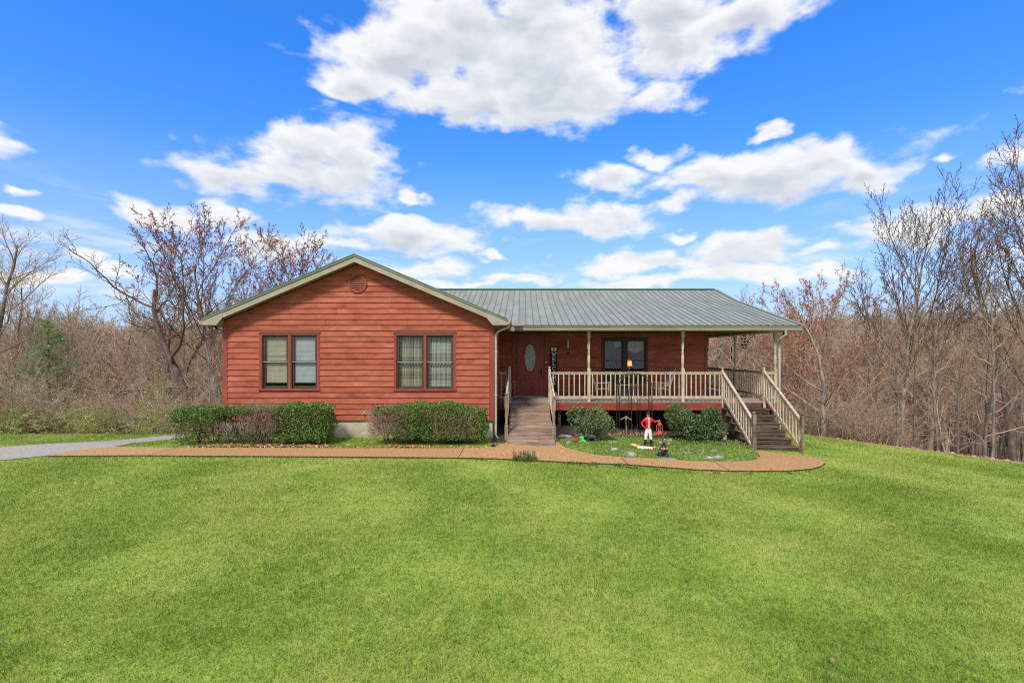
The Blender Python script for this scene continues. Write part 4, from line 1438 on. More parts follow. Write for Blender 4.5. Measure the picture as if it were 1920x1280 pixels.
# tall forest trees: clear trunk, narrow upswept crowns
T['forest_a'] = proto_tree(1, TP(kids=(16, 8, 7, 4), first=(.38, .2, .2, .2)), 'bark', 'twig')
T['forest_b'] = proto_tree(2, TP(kids=(14, 9, 7, 4), first=(.45, .2, .2, .2), ang=(.6, .6, .6, .7), up=(.02, .16, .1, .06, .03)), 'bark_pale', 'twig')
T['forest_c'] = proto_tree(3, TP(kids=(17, 8, 6, 4), wob=(.08, .13, .15, .18, .2), first=(.3, .2, .2, .2), ang=(.85, .7, .65, .7), r=.13), 'bark', 'twig_tan')
T['sapling'] = proto_tree(4, TP(height=7, r=.05, levels=3, kids=(16, 7, 4), first=(.2, .15, .2), ratio=(.34, .45, .5), segs=(8, 5, 4, 3), ang=(.6, .6, .6), rmin=.006, ref=(1, 1.8, .8, .4)), 'bark_pale', 'twig_tan')
T['thin'] = proto_tree(5, TP(height=10, r=.08, levels=3, kids=(13, 7, 5), first=(.5, .2, .2), ratio=(.28, .45, .5), segs=(10, 5, 4, 3), ang=(.7, .6, .6), rmin=.007, wob=(.035, .12, .15, .2), ref=(1, 2.4, 1.1, .5)), 'bark', 'twig')
# the tall broom-shaped tree right of the house, several upright leaders
T['broom'] = proto_tree(16, TP(height=13, r=.16, rr=(.40, .55, .6, .65), kids=(17, 11, 8, 4), first=(.28, .15, .15, .2), ang=(.58, .50, .6, .7), up=(.02, .17, .12, .08, .04), ratio=(.60, .40, .42, .5), shape=lambda t: 1.15 - .55 * t, wob=(.035, .05, .10, .15, .2), ref=(1, 5, 2, .9, .4), rmin=.010), 'bark_pale', 'twig_dark', 'bud_dark', .35, .045)
# wide crooked oak left of the house
T['oak'] = proto_tree(31, TP(height=10.5, r=.20, trunk=.80, kids=(10, 8, 7, 4), first=(.30, .2, .15, .2), ang=(1.12, .7, .7, .7), up=(.03, .09, .08, .06, .04), ratio=(.80, .48, .45, .5), shape=lambda t: 1.15 - .7 * t, wob=(.10, .20, .24, .24, .2), taper=(.4, .2, .25, .4, .6), segs=(9, 9, 6, 4, 3), ref=(1, 5.5, 2.4, 1, .5), rmin=.011), 'bark_dark', 'twig_dark', 'bud', .10, .05)
T['red'] = proto_tree(41, TP(height=12, r=.15, kids=(15, 8, 7, 4), first=(.42, .2, .15, .2), ang=(.72, .6, .65, .7), up=(.03, .12, .11, .08, .04), ratio=(.62, .45, .45, .5), wob=(.05, .1, .13, .16, .2), rmin=.009), 'bark_pale', 'twig_dark', 'bud_dark', 3.0, .075)
# low spreading maple full of red flowers, pale limbs
T['maple'] = proto_tree(52, TP(height=7.5, r=.13, trunk=.9, kids=(16, 9, 7, 4), first=(.14, .15, .15, .2), ang=(1.0, .65, .65, .7), up=(.03, .10, .08, .05, .03), ratio=(.62, .46, .46, .5), shape=lambda t: 1.15 - .6 * t, wob=(.08, .12, .14, .16, .2), ref=(1, 4, 1.8, .8, .4)), 'bark_pale', 'twig', 'bud', 4.2, .055)
T['green'] = proto_tree(61, TP(height=4.5, r=.06, levels=3, kids=(14, 8, 5), first=(.15, .15, .2), ratio=(.5, .45, .5), segs=(7, 5, 4, 3), ang=(.9, .6, .6), rmin=.006, ref=(1, 1.8, .8, .4)), 'bark', 'twig_tan', 'bud_green', 9, .075)
# brush: many thin stems from one foot
def brush(seed, n, h, spread, twig, bud=None, bn=0, r=.014, bs=.05, name='brush_thicket'):
    rng = np.random.default_rng(seed)
    st = []
    for k in range(n):
        a = rng.uniform(0, 6.28); q = rng.uniform(0, spread)
        st.append(((q * math.cos(a), q * math.sin(a), -.05), (math.cos(a) * rng.uniform(.05, .6), math.sin(a) * rng.uniform(.05, .6), 1), h * rng.uniform(.55, 1.1), r * rng.uniform(.7, 1.4)))
    P = TP(levels=2, segs=(6, 4, 3), wob=(.17, .24, .25), up=(.0, .01, .0), kids=(8, 5), first=(.2, .15), ratio=(.32, .45), ang=(.7, .7), rmin=.005, stems=st, ref=(1, .8, .4), shape=lambda t: 1.2 - .7 * t)
    br = grow(rng, P)
    A, B, C = Tubes(), Tubes(), Tubes()
    for pts, R, lv in br:
        (A if lv == 0 else B).tube(pts, R, 3)
        if bud and lv == 2:
            k = rng.poisson(bn)
            if k: C.leaves(pts[rng.integers(0, len(pts), k)] + rng.normal(0, .03, (k, 3)), bs, rng)
    root = thing(name, None, None)
    KIDS[root.name] = [o for o in (A.obj('stems', M[twig], root), B.obj('twigs', M[twig], root), C.obj('leaves', M[bud], root) if bud and C.V else None) if o]
    return root


T['brush'] = brush(71, 26, 3.0, 1.0, 'twig')
T['brush_tan'] = brush(72, 24, 2.6, 1.1, 'twig_tan', 'litter', .25)
T['brush_green'] = brush(73, 22, 2.0, .9, 'twig_tan', 'bud_green', 6.0, bs=.06)
T['brush_red'] = brush(74, 20, 2.4, .9, 'twig', 'orange_leaf', .8)


def pine_tree():
    rng = np.random.default_rng(8)
    A, B, C = Tubes(), Tubes(), Tubes()
    h = 9.5
    A.tube([(0, 0, 0), (.05, 0, h * .5), (0, .05, h)], [.15, .1, .02], 7)
    z = 2.6
    while z < h:
        k = 5
        L = 2.3 * (1 - (z / h) ** 1.4) + .35
        for i in range(k):
            a = rng.uniform(0, 6.28); Lb = L * rng.uniform(.7, 1.1)
            d = np.array([math.cos(a), math.sin(a), .22])
            pts = np.array([np.array([0, 0, z]) + d * Lb * u + np.array([0, 0, .25 * Lb * u * u]) for u in (0, .35, .7, 1)])
            B.tube(pts, [.03, .022, .014, .006], 3)
            m_ = int(90 * Lb)
            t = rng.uniform(.3, 1, m_)
            c = np.stack([np.interp(t, (0, .35, .7, 1), pts[:, q]) for q in range(3)], -1) + rng.normal(0, .13, (m_, 3))
            C.leaves(c, .17, rng, aspect=.10)
            C.leaves(c, .15, rng, aspect=.10)
        z += .42
    root = thing('pine_tree', None, None)
    KIDS[root.name] = [A.obj('trunk', M['bark'], root), B.obj('branches', M['bark'], root), C.obj('needles', M['pine'], root)]
    return root


T['pine'] = pine_tree()

TOP = {k_: max(max(v.co.z for v in c.data.vertices) for c in KIDS[o_.name]) for k_, o_ in T.items()}
print(TOP)
USED = set()
def put_tree(kind, x, y, h=None, rot=0, label='', cat='tree', group=None, name=None, sc=None, sink=.12, tilt=(0, 0), wide=1.0):
    base = T[kind]
    if kind not in USED:
        o = base; USED.add(kind)
    else:
        o = copy_tree(base)
    H0 = TOP[kind]
    s = (h / H0) if h else (sc or 1)
    o.location = (x, y, gz(x, y) - sink)
    o.rotation_euler = (tilt[0], tilt[1], rot)
    o.scale = (s * wide, s * wide, s)
    if name: o.name = name
    if 'used' in o: del o['used']
    tag(o, label, cat, group)
    return o


def put_px(kind, px, D, py_top=None, **k):
    """by photo column and distance; the height makes the top reach the photo row"""
    x = X(px, D)
    h = None
    if py_top is not None: h = Z(py_top, D) - gz(x, D) + .12
    return put_tree(kind, x, D, h=h, **k)


rt = random.Random(77)
# trees one can point at
put_px('oak', 360, 27, 425, rot=2.1, label='wide crooked oak with bare dark limbs behind the left end of the house', cat='tree')
put_px('red', 408, 30, 385, rot=.4, label='tall slender tree with dark red buds rising just left of the gable', cat='tree', wide=1.15)
put_px('red', 528, 37, 425, rot=2.6, label='red budded tree whose top shows above the left slope of the gable', cat='tree', wide=1.1)
put_px('red', 468, 40, 500, rot=4.6, label='small red budded tree top between the two taller ones left of the gable', cat='tree', wide=.7)
put_px('broom', 1690, 25, 305, rot=.6, label='tallest bare tree on the right, pale trunk and upright broom shaped crown', cat='tree', wide=1.1)
put_px('broom', 1950, 22, 190, rot=1.2, label='big bare tree cut off by the right edge, limbs reaching in high up', cat='tree', wide=1.25)
put_px('forest_c', 1900, 24, 330, rot=4.2, label='bare dark limbed tree near the right edge behind the lawn', cat='tree')
put_px('maple', 1544, 21.5, 495, rot=.9, label='spreading maple with pale limbs full of red flowers right of the steps', cat='tree', wide=1.0)
put_px('maple', 1500, 31, 500, rot=2.7, label='taller red flowering maple behind the right corner of the porch roof', cat='tree', wide=1.1)
put_px('forest_a', -40, 25, 395, rot=.5, label='big bare tree cut off by the left edge', cat='tree', wide=1.2)
put_px('forest_c', 40, 34, 480, rot=2.0, label='tall bare tree behind the pine at the left', cat='tree')
put_px('pine', 88, 25.5, 592, rot=.3, label='small green pine in the bare wood at the left', cat='pine tree', wide=1.35)
put_px('green', 290, 24, 690, rot=1.0, label='small tree with fresh yellow green leaves left of the house', cat='tree', wide=.9)
put_px('sapling', 28, 19.8, 640, rot=.7, label='small dark leaning tree at the lawn edge on the far left', cat='tree', wide=1.1)
put_px('sapling', 400, 23, 640, rot=2.2, label='bare sapling close against the left wall of the house', cat='tree', wide=1.4)
put_px('thin', 1760, 18.6, 560, rot=.3, tilt=(0, -.10), label='dark thin trunk leaning left at the right lawn edge', cat='tree')
put_px('thin', 1860, 17.6, 520, rot=2.3, label='thin dark trunk standing at the lawn edge near the right side', cat='tree')
put_px('thin', 1795, 19.0, 600, rot=1.3, label='second thin trunk from the leaning one along the right lawn edge', cat='tree')
put_px('forest_b', 1385, 62, 525, rot=.2, label='pale bare treetop above the right end of the porch roof', cat='tree')

# the nearer wood, one object per tree
_PLACES = [(-40, 'cut by the left edge'), (60, 'left of the pine'), (130, 'beside the pine'), (190, 'right of the pine'), (250, 'left of green leaved tree'), (320, 'beside green leaved tree'), (370, 'behind the oak trunk'), (640, 'against the house'),
           (1350, 'beside the porch wall'), (1400, 'left in porch opening'), (1455, 'right in porch opening'), (1500, 'above porch roof corner'), (1560, 'behind the maple'), (1610, 'right of the maple'), (1660, 'left of tallest tree'), (1720, 'at the tallest tree'),
           (1760, 'beyond the tallest tree'), (1800, 'by leaning trunk'), (1850, 'right of leaning trunk'), (1900, 'near right edge'), (4000, 'at far right edge')]


def place_words(px, D, D0, D1):
    w = next(t for lim, t in _PLACES if px < lim)
    u = (D - D0) / (D1 - D0)
    return ', ' + w + (', front row' if u < .25 else ', second row' if u < .5 else ', far back' if u > .75 else ', third row')


def wood_zone(px0, px1, D0, D1, n, kinds, top0, top1, label, group, cat='tree', seed=0, mind=1.6, widen=1.0):
    rr = random.Random(seed)
    done = []
    tries = 0
    while len(done) < n and tries < n * 30:
        tries += 1
        D = D0 + (D1 - D0) * rr.random() ** .8
        px = rr.uniform(px0, px1)
        x = X(px, D)
        if any((x - a) ** 2 + (D - b) ** 2 < mind ** 2 for a, b in done): continue
        if edge_d(x, D) < .4: continue
        done.append((x, D))
        k = rr.choice(kinds)
        ty = rr.uniform(top0, top1)
        h = Z(ty, D) - gz(x, D)
        cap = {'sapling': 9, 'thin': 15}.get(k, 19)
        h = min(max(h, 5), cap) * rr.uniform(.92, 1.05)
        lab = (label[k] if isinstance(label, dict) else label) + place_words(px, D, D0, D1)
        put_tree(k, x, D, h=h, rot=rr.uniform(0, 6.28), label=lab, cat=cat, group=group, tilt=(rr.gauss(0, .03), rr.gauss(0, .03)), wide=rr.uniform(.85, 1.15) * widen)


def labs(where):
    return {'forest_a': f'bare grey tree {where}', 'forest_b': f'pale barked bare tree {where}', 'forest_c': f'brown twigged tree {where}',
            'thin': f'thin bare trunk {where}', 'sapling': f'bare pale sapling {where}', 'red': f'red budded tree in the wood {where}', 'maple': f'red flowering maple in the wood {where}'}


wood_zone(-160, 420, 26, 60, 34, ['forest_a', 'forest_b', 'forest_c', 'forest_c', 'thin'], 545, 610, labs('left of the house'), 'trees of the wood left of the house', seed=1)
wood_zone(-160, 430, 21.5, 30, 20, ['sapling', 'thin', 'sapling'], 620, 720, labs('at the left lawn'), 'young trees at the left lawn edge', seed=2, mind=.9)
wood_zone(1330, 1640, 36, 70, 24, ['forest_a', 'forest_b', 'forest_c', 'thin'], 530, 590, labs('behind the porch'), 'trees of the wood behind the side porch', seed=3)
wood_zone(1600, 2080, 20, 55, 40, ['forest_a', 'forest_b', 'forest_c', 'thin', 'thin', 'thin'], 500, 600, labs('in the right wood'), 'trees of the wood right of the lawn', seed=4, mind=1.3)
wood_zone(1620, 2080, 17, 34, 24, ['thin', 'thin', 'thin', 'sapling'], 600, 720, labs('at the right lawn'), 'young trees at the right lawn edge', seed=5, mind=.8)

# thickets
def thickets(px0, px1, D0, D1, n, kinds, label, group, seed, s0=.7, s1=1.3):
    rr = random.Random(seed)
    for k in range(n):
        for _ in range(40):
            D = rr.uniform(D0, D1); px = px0 + (px1 - px0) * (k + rr.random()) / n; x = X(px, D)
            if edge_d(x, D) > .25: break
        else: continue
        kd = rr.choice(kinds)
        nm = {'brush': 'bare brown thicket', 'brush_tan': 'tan thicket', 'brush_green': 'yellow green thicket', 'brush_red': 'rusty leaved thicket'}[kd]
        put_tree(kd, x, D, sc=rr.uniform(s0, s1), rot=rr.uniform(0, 6.28), label=f'{nm} {label}' + place_words(px, D, D0, D1), cat='thicket', group=group, wide=rr.uniform(1, 1.4))


thickets(-180, 430, 20.2, 24, 17, ['brush', 'brush_tan', 'brush_red', 'brush_green', 'brush_green'], 'at the left lawn', 'thickets along the left lawn edge', 11)
thickets(-60, 330, 20.0, 21.5, 9, ['brush_green'], 'at the far left', 'yellow green thickets at the far left', 12, .5, .9)
thickets(-180, 430, 24, 34, 12, ['brush', 'brush_tan', 'brush_red'], 'in the left wood', 'thickets deeper in the left wood', 13, .9, 1.5)
thickets(1500, 1640, 20.5, 28, 12, ['brush_tan', 'brush_green', 'brush'], 'behind the maple', 'thickets behind the maple', 14)
thickets(1590, 1700, 19, 22, 7, ['brush', 'brush_red', 'brush_tan'], 'below the tallest tree', 'thickets at the foot of the tallest tree', 15, .5, .9)
thickets(1680, 2080, 22, 34, 3, ['brush', 'brush_tan'], 'at the right lawn', 'thickets along the right lawn edge', 16, .3, .6)
thickets(1330, 1500, 27, 40, 5, ['brush', 'brush_tan', 'brush_red'], 'behind the side porch', 'thickets seen through the side porch', 17, .9, 1.5)

# the far wood on the hillside: one mass
def far_wood():
    rng = np.random.default_rng(99)
    src = []
    for sd, tw in ((201, 'twig'), (202, 'twig_tan'), (203, 'twig')):
        r2 = np.random.default_rng(sd)
        br = grow(r2, TP(levels=3, kids=(15, 8, 6), segs=(7, 4, 3, 2), lean_mesh=1, first=(.25, .15, .15), rmin=.020, r=.15, ang=(.7, .65, .7), ratio=(.42, .5, .55)))
        A, B = Tubes(), Tubes()
        for pts, R, lv in br: (A if lv == 0 else B).tube(pts, R, 4 if lv == 0 else 3)
        V = np.concatenate(A.V + B.V); F = np.concatenate(A.F + [f + A.n for f in B.F])
        nA = sum(len(f) for f in A.F)
        mi = np.zeros(len(F), int); mi[nA:] = 1
        me_o = np_mesh('wood_tree_form', V, F, [M['bark'], M[tw]], mi=mi)
        me = me_o.data
        bpy.data.objects.remove(me_o)
        o = bpy.data.objects.new('wood_tree_form', me)
        src.append(o)
    pts = [[], [], []]
    n = 0
    while n < 2300:
        D = 48 + 190 * rng.random() ** 1.15
        px = rng.uniform(-500, 2450)
        x = X(px, D)
        if edge_d(x, D) < 14: continue
        # behind the house nothing shows between these columns
        if 640 < px < 1300: continue
        pts[n % 3].append((x, D, gz(x, D) - .2)); n += 1
    for k in range(3):
        me = bpy.data.meshes.new('far_wood')
        me.from_pydata(pts[k], [], [])
        o = bpy.data.objects.new('far_wood', me); COL.objects.link(o)
        tag(o, 'bare brown wood covering the far hillside as one mass', None, None, 'stuff')
        ng = bpy.data.node_groups.new('scatter', 'GeometryNodeTree')
        ng.interface.new_socket('Geometry', in_out='INPUT', socket_type='NodeSocketGeometry')
        ng.interface.new_socket('Geometry', in_out='OUTPUT', socket_type='NodeSocketGeometry')
        N = ng.nodes; L = ng.links
        gi, go = N.new('NodeGroupInput'), N.new('NodeGroupOutput')
        oi = N.new('GeometryNodeObjectInfo'); oi.inputs['Object'].default_value = src[k]; oi.inputs['As Instance'].default_value = True
        ip = N.new('GeometryNodeInstanceOnPoints')
        rv = N.new('FunctionNodeRandomValue'); rv.data_type = 'FLOAT_VECTOR'
        rv.inputs[0].default_value = (-.05, -.05, 0); rv.inputs[1].default_value = (.05, .05, 6.28)
        rs = N.new('FunctionNodeRandomValue'); rs.data_type = 'FLOAT'
        rs.inputs[2].default_value = .75; rs.inputs[3].default_value = 1.35; rs.inputs['Seed'].default_value = 5
        L.new(gi.outputs[0], ip.inputs['Points']); L.new(oi.outputs['Geometry'], ip.inputs['Instance'])
        L.new(rv.outputs[0], ip.inputs['Rotation']); L.new(rs.outputs[1], ip.inputs['Scale'])
        L.new(ip.outputs[0], go.inputs[0])
        md = o.modifiers.new('scatter', 'NODES'); md.node_group = ng


far_wood()

# dead leaves on the forest floor near the lawn
def leaf_scatter(name, pts, size, m_, flat=.7, seed=0, kind='stuff', label=None, parent=None, lift=.01, jit=.02):
    rng = np.random.default_rng(seed)
    T_ = Tubes()
    P = np.asarray(pts); P = P + np.stack([np.zeros(len(P)), np.zeros(len(P)), lift + rng.uniform(0, jit, len(P))], -1)
    T_.leaves(P, size, rng, flat=flat)
    o = T_.obj(name, M[m_], parent)
    if kind: tag(o, label, None, None, kind)
    return o


_rg = np.random.default_rng(5)
_x = _rg.uniform(8, 75, 240000); _y = _rg.uniform(-6, 75, 240000)
_d = edge_d(_x, _y); _ok = (_d > .5) & (_rg.random(len(_d)) < np.clip(1.3 - _d / 45, .15, 1) * np.clip((_d - .3) / 2.5, 0, 1)) & (np.abs(np.arctan2(_x, _y)) < .95)
_P = np.stack([_x, _y, G(_x, _y)], -1)[_ok][:80000]
leaf_scatter('fallen_leaves', _P, .12, 'litter', seed=1, label='tan dead leaves covering the forest floor right of the lawn')
_x = _rg.uniform(-45, -6, 90000); _y = _rg.uniform(18, 50, 90000)
_d = edge_d(_x, _y); _ok = (_d > .1)
leaf_scatter('fallen_leaves', np.stack([_x, _y, G(_x, _y)], -1)[_ok][:20000], .14, 'litter', seed=2, label='tan dead leaves on the forest floor left of the house')

# ------------------------------------------------------------------ lawn blades
def soil_zone(x, y):
    f = 15.15 + .85 * sst(x, 1.3, 3.0)
    return ((x > GXR) & (x < .99) & (y > 13.9)) | ((x >= .99) & (x < 8.3) & (y > f))


def lawn_blades():
    rng = np.random.default_rng(3)
    m_ = blade_mat()
    chunks = []
    for (y0, y1, dens, h, w) in ((2.6, 5.2, 6800, .038, .0052), (5.2, 8.0, 4200, .040, .0065), (8.0, 11.5, 2400, .042, .0085), (11.5, 15.0, 1300, .045, .011), (15.0, 24.0, 450, .050, .016)):
        xl, xr = -1.14 * y1 - .8, 1.10 * y1 + .8
        n = int((xr - xl) * (y1 - y0) * dens)
        x = rng.uniform(xl, xr, n); y = rng.uniform(y0, y1, n)
        keep = (x > -1.14 * y - .8) & (x < 1.10 * y + .8) & (edge_d(x, y) < rng.uniform(-.1, .35, n))
        keep &= ~((x > GXL - .02) & (x < GXR) & (y > Y0))
        keep &= ~((x > GXR - .1) & (x < HXR + .1) & (y > Y1 - .6))
        keep &= ~((x > -.5) & (x < .98) & (y > 13.15) & (y < 17.5))
        x, y = x[keep], y[keep]
        for poly in WALK_W: 
            k = ~in_poly(x + rng.normal(0, .018, len(x)), y + rng.normal(0, .03, len(x)), [(p.x, p.y) for p in poly]); x, y = x[k], y[k]
        k = ~in_poly(x, y, [(p.x, p.y) for p in DRIVE_W]); x, y = x[k], y[k]
        k = ~soil_zone(x, y); x, y = x[k], y[k]
        n = len(x)
        a = rng.uniform(0, 2 * math.pi, n)
        hh = h * rng.uniform(.5, 1.35, n) * (1 + .25 * np.sin(x * 1.7) * np.sin(y * 1.3)); ww = w * rng.uniform(.6, 1.3, n)
        lean = rng.uniform(.1, 1.1, n) * hh
        la = rng.uniform(0, 2 * math.pi, n)
        z = G(x, y)
        b = np.stack([x, y, z - .004], -1)
        du = np.stack([np.cos(a) * ww / 2, np.sin(a) * ww / 2, np.zeros(n)], -1)
        tip = b + np.stack([np.cos(la) * lean, np.sin(la) * lean, hh], -1)
        chunks.append(np.stack([b - du, b + du, tip], 1))
    V = np.concatenate(chunks)
    F = np.arange(len(V) * 3).reshape(-1, 3)
    o = np_mesh('lawn_grass', V.reshape(-1, 3), F, m_)
    tag(o, 'short mown green lawn with straw coloured patches', None, None, 'stuff')
    print('blades', len(F))


lawn_blades()

# small plants: weeds along the walk, clover in the bed
def clover():
    rng = np.random.default_rng(14)
    xs = [p.x for p in BED_W]; ys = [p.y for p in BED_W]
    n = 90000
    x = rng.uniform(min(xs), max(xs), n); y = rng.uniform(min(ys), max(ys), n)
    k = in_poly(x, y, [(p.x, p.y) for p in BED_W]) & (y < 16.7 - .6 * rng.random(n)); x, y = x[k], y[k]
    k = ~((x > 6.85) & (y > 15.0) & (y < 17.5)) & ~soil_zone(x, y); x, y = x[k], y[k]
    dens = .75 + .4 * np.sin(x * 2.1 + 1) * np.sin(y * 2.9)
    k = rng.random(len(x)) < dens * .85; x, y = x[k], y[k]
    tall = np.clip((x - 3.2) / 2.5, 0, 1) * np.clip((y - 13.3) / 1.2, 0, 1)
    z = G(x, y) + rng.uniform(0, 1, len(x)) * (.045 + .10 * tall + .03 * np.sin(x * 3) ** 2)
    T_ = Tubes(); T_.leaves(np.stack([x, y, z], -1), .028, rng, flat=.5, aspect=.8)
    o = T_.obj('clover', M['clover']); tag(o, 'low clover and weeds filling the flower bed', None, None, 'stuff')


clover()


def weed_clump(px, py, r, h, n, label, name='weed', group=None, m_='leaf_olive', seed=0):
    rng = np.random.default_rng(seed)
    p = on_ground(px, py)
    root = thing(name, label, 'weed', p, 0, group)
    A, B = Tubes(), Tubes()
    for k in range(n):
        a = rng.uniform(0, 6.28); q = r * math.sqrt(rng.random())
        b = np.array([q * math.cos(a), q * math.sin(a) * .6, -.02]); t = b + np.array([rng.normal(0, .03), rng.normal(0, .03), h * rng.uniform(.4, 1.1)])
        A.tube([b, (b + t) / 2 + rng.normal(0, .01, 3), t], [.003, .0025, .002], 3)
        u = rng.uniform(.2, 1, 9)[:, None]
        B.leaves(b + (t - b) * u + rng.normal(0, .012, (9, 3)), .032, rng, flat=.3, aspect=.6)
    A.obj('stems', M['stem'], root); B.obj('leaves', M[m_], root)
    return root


weed_clump(984, 864, .30, .25, 120, 'largest grey green weed clump growing over the walk edge below the ramp', m_='leaf', seed=1)
for i, (px, py, r, h, n) in enumerate([(1075, 871, .22, .10, 28), (1110, 873, .16, .12, 18), (1160, 875, .16, .12, 18), (1185, 877, .15, .10, 16), (1235, 882, .14, .07, 12), (1290, 886, .12, .08, 10), (1345, 888, .1, .07, 10), (1405, 889, .08, .07, 8), (1480, 888, .08, .07, 8), (1515, 885, .06, .08, 6), (900, 863, .2, .05, 14)]):
    weed_clump(px, py, r, h, n, 'small weed tuft on lawn edge of the curved walk', group='weed tufts along the lawn side of the walk', m_='leaf', seed=20 + i)


# ------------------------------------------------------------------ hedges and shrubs
def box_pts(rng, n, x0, x1, y0, y1, z0, z1, rnd=.25, surf=.7):
    """points in a clipped-hedge volume, most of them near the outside"""
    u = rng.uniform(-1, 1, (n * 3, 3))
    p4 = 6.0
    r = (np.abs(u) ** p4).sum(1) ** (1 / p4)
    u = u[r < 1.0]; r = r[r < 1.0]
    keep = rng.random(len(u)) < np.where(r > .74, 1.0, 1 - surf)
    u = u[keep][:n]
    c = np.array([(x0 + x1) / 2, (y0 + y1) / 2, (z0 + z1) / 2]); h = np.array([(x1 - x0) / 2, (y1 - y0) / 2, (z1 - z0) / 2])
    b = 1 + .07 * np.sin(u[:, :1] * 9 + u[:, 2:] * 5) + .05 * np.sin(u[:, 1:2] * 11 + u[:, :1] * 17)
    return c + u * h * b


def stems_in(rng, T_, feet, tops, r=.012):
    for f, t in zip(feet, tops):
        m_ = (f + t) / 2 + rng.normal(0, .07, 3)
        T_.tube([f, m_, t], [r * 1.2, r, r * .5], 4)
        for _ in range(3):
            u = rng.uniform(.25, .8); b = f + (t - f) * u
            e = b + rng.normal(0, .16, 3) + np.array([0, 0, .16])
            T_.tube([b, (b + e) / 2 + rng.normal(0, .02, 3), e], [r * .55, r * .45, r * .25], 3)


def hedge(name, label, parts, loc, dry=None, feet_n=30, seed=0, leafm='leaf', sprigs=None, leafsize=.040, reach=.62):
    """parts: (x0,x1,y0,y1,z0,z1,leaf count) in world coordinates"""
    rng = np.random.default_rng(seed)
    root = thing(name, label, 'hedge' if 'hedge' in name else 'shrub', loc)
    L = np.array(loc)
    S_, F_, D_ = Tubes(), Tubes(), Tubes()
    for (x0, x1, y0, y1, z0, z1, n) in parts:
        P = box_pts(rng, n, x0, x1, y0, y1, z0, z1) - L
        F_.leaves(P, leafsize, rng, aspect=.6)
    x0 = min(p[0] for p in parts); x1 = max(p[1] for p in parts); y0 = min(p[2] for p in parts); y1 = max(p[3] for p in parts); zt = max(p[5] for p in parts)
    g0 = gz((x0 + x1) / 2, y0)
    fx = rng.uniform(x0 + .3, x1 - .3, feet_n); fy = (y0 + y1) / 2 + rng.normal(0, .10, feet_n)
    feet = np.stack([fx, fy, np.full(feet_n, g0 - .03)], -1) - L
    tops = np.stack([fx + rng.normal(0, .24, feet_n), fy + rng.normal(0, .26, feet_n), g0 + (zt - g0) * rng.uniform(reach, .95, feet_n)], -1) - L
    stems_in(rng, S_, feet, tops)
    if dry:
        for (dx0, dx1, dy0, dy1, dz0, dz1, n) in dry:
            A = np.stack([rng.uniform(dx0, dx1, n), rng.uniform(dy0, dy1, n), rng.uniform(dz0, dz1, n)], -1) - L
            c = np.array([(x0 + x1) / 2, (y0 + y1) / 2, g0]) - L
            dirn = A - c; dirn /= np.linalg.norm(dirn, axis=1, keepdims=True)
            dirn = dirn * .6 + rng.normal(0, .45, (n, 3)) + np.array([0, 0, .35])
            E = A + dirn * rng.uniform(.08, .2, (n, 1))
            for a, e in zip(A, E): D_.tube([a, e], [.0045, .003], 3)
    S_.obj('stems', M['stem'], root); F_.obj('leaves', M[leafm], root)
    if dry: D_.obj('dry_twigs', M['dry'], root)
    if sprigs:
        Sg = Tubes()
        for (sx0, sx1, sy0, sy1, sz, n, hh) in sprigs:
            for _ in range(n):
                b = np.array([rng.uniform(sx0, sx1), rng.uniform(sy0, sy1), sz]) - L
                e = b + np.array([rng.normal(0, .05), rng.normal(0, .05), rng.uniform(.3, 1) * hh])
                Sg.tube([b, e], [.002, .0015], 3)
                Sg.leaves(b + (e - b) * rng.uniform(0, 1, (7, 1)) + rng.normal(0, .01, (7, 3)), .022, rng, aspect=.5)
        Sg.obj('sprigs', M['leaf_bright'], root)
    return root


gl = gz(-7, 13.6); KH = .91
hedge('hedge', 'left hedge below the left window, green at its right end and bare in the middle',
      [(-9.65, -8.2, 13.42, 14.35, gl + .62, gl + .92 + .10, 9500), (-8.4, -7.35, 13.42, 14.35, gl + .80, gl + .92 + .12, 5200), (-6.85, -5.28, 13.38, 14.35, gl + .10, gl + .92 + .20, 24000), (-7.45, -6.7, 13.6, 14.3, gl + .88, gl + .92 + .06, 1500), (-9.6, -8.9, 13.5, 14.2, gl + .05, gl + .7, 2600), (-9.0, -6.9, 13.5, 14.2, gl + .15, gl + .75, 2200)],
      (-7.4, 13.9, gl), dry=[(-7.6, -6.6, 13.38, 13.9, gl + .35, gl + .98, 1700), (-9.4, -6.8, 13.4, 14.0, gl + .08, gl + .6, 500)], feet_n=58, seed=1,
      sprigs=[(-9.2, -8.0, 13.6, 14.2, gl + .92 + .08, 60, .10), (-7.75, -6.95, 13.7, 14.3, gl + .92 + .0, 150, .26)])
gr = gz(-2.6, 13.6)
hedge('hedge', 'right hedge below the right window, rounded and dense with dry twigs at its left end',
      [(-3.55, -1.45, 13.40, 14.40, gr + .16, gr + .92 + .22, 27000), (-2.2, -.98, 13.40, 14.35, gr + .16, gr + .92 + .08, 15000), (-4.12, -3.3, 13.5, 14.3, gr + .80, gr + .92 + .10, 5200)],
      (-2.5, 13.9, gr), dry=[(-4.15, -3.1, 13.38, 13.95, gr + .22, gr + .92, 1900), (-2.4, -1.3, 13.36, 13.5, gr + .2, gr + .85, 420)], feet_n=46, seed=2, sprigs=[(-3.4, -1.6, 13.5, 14.2, gr + .92 + .14, 70, .07)])


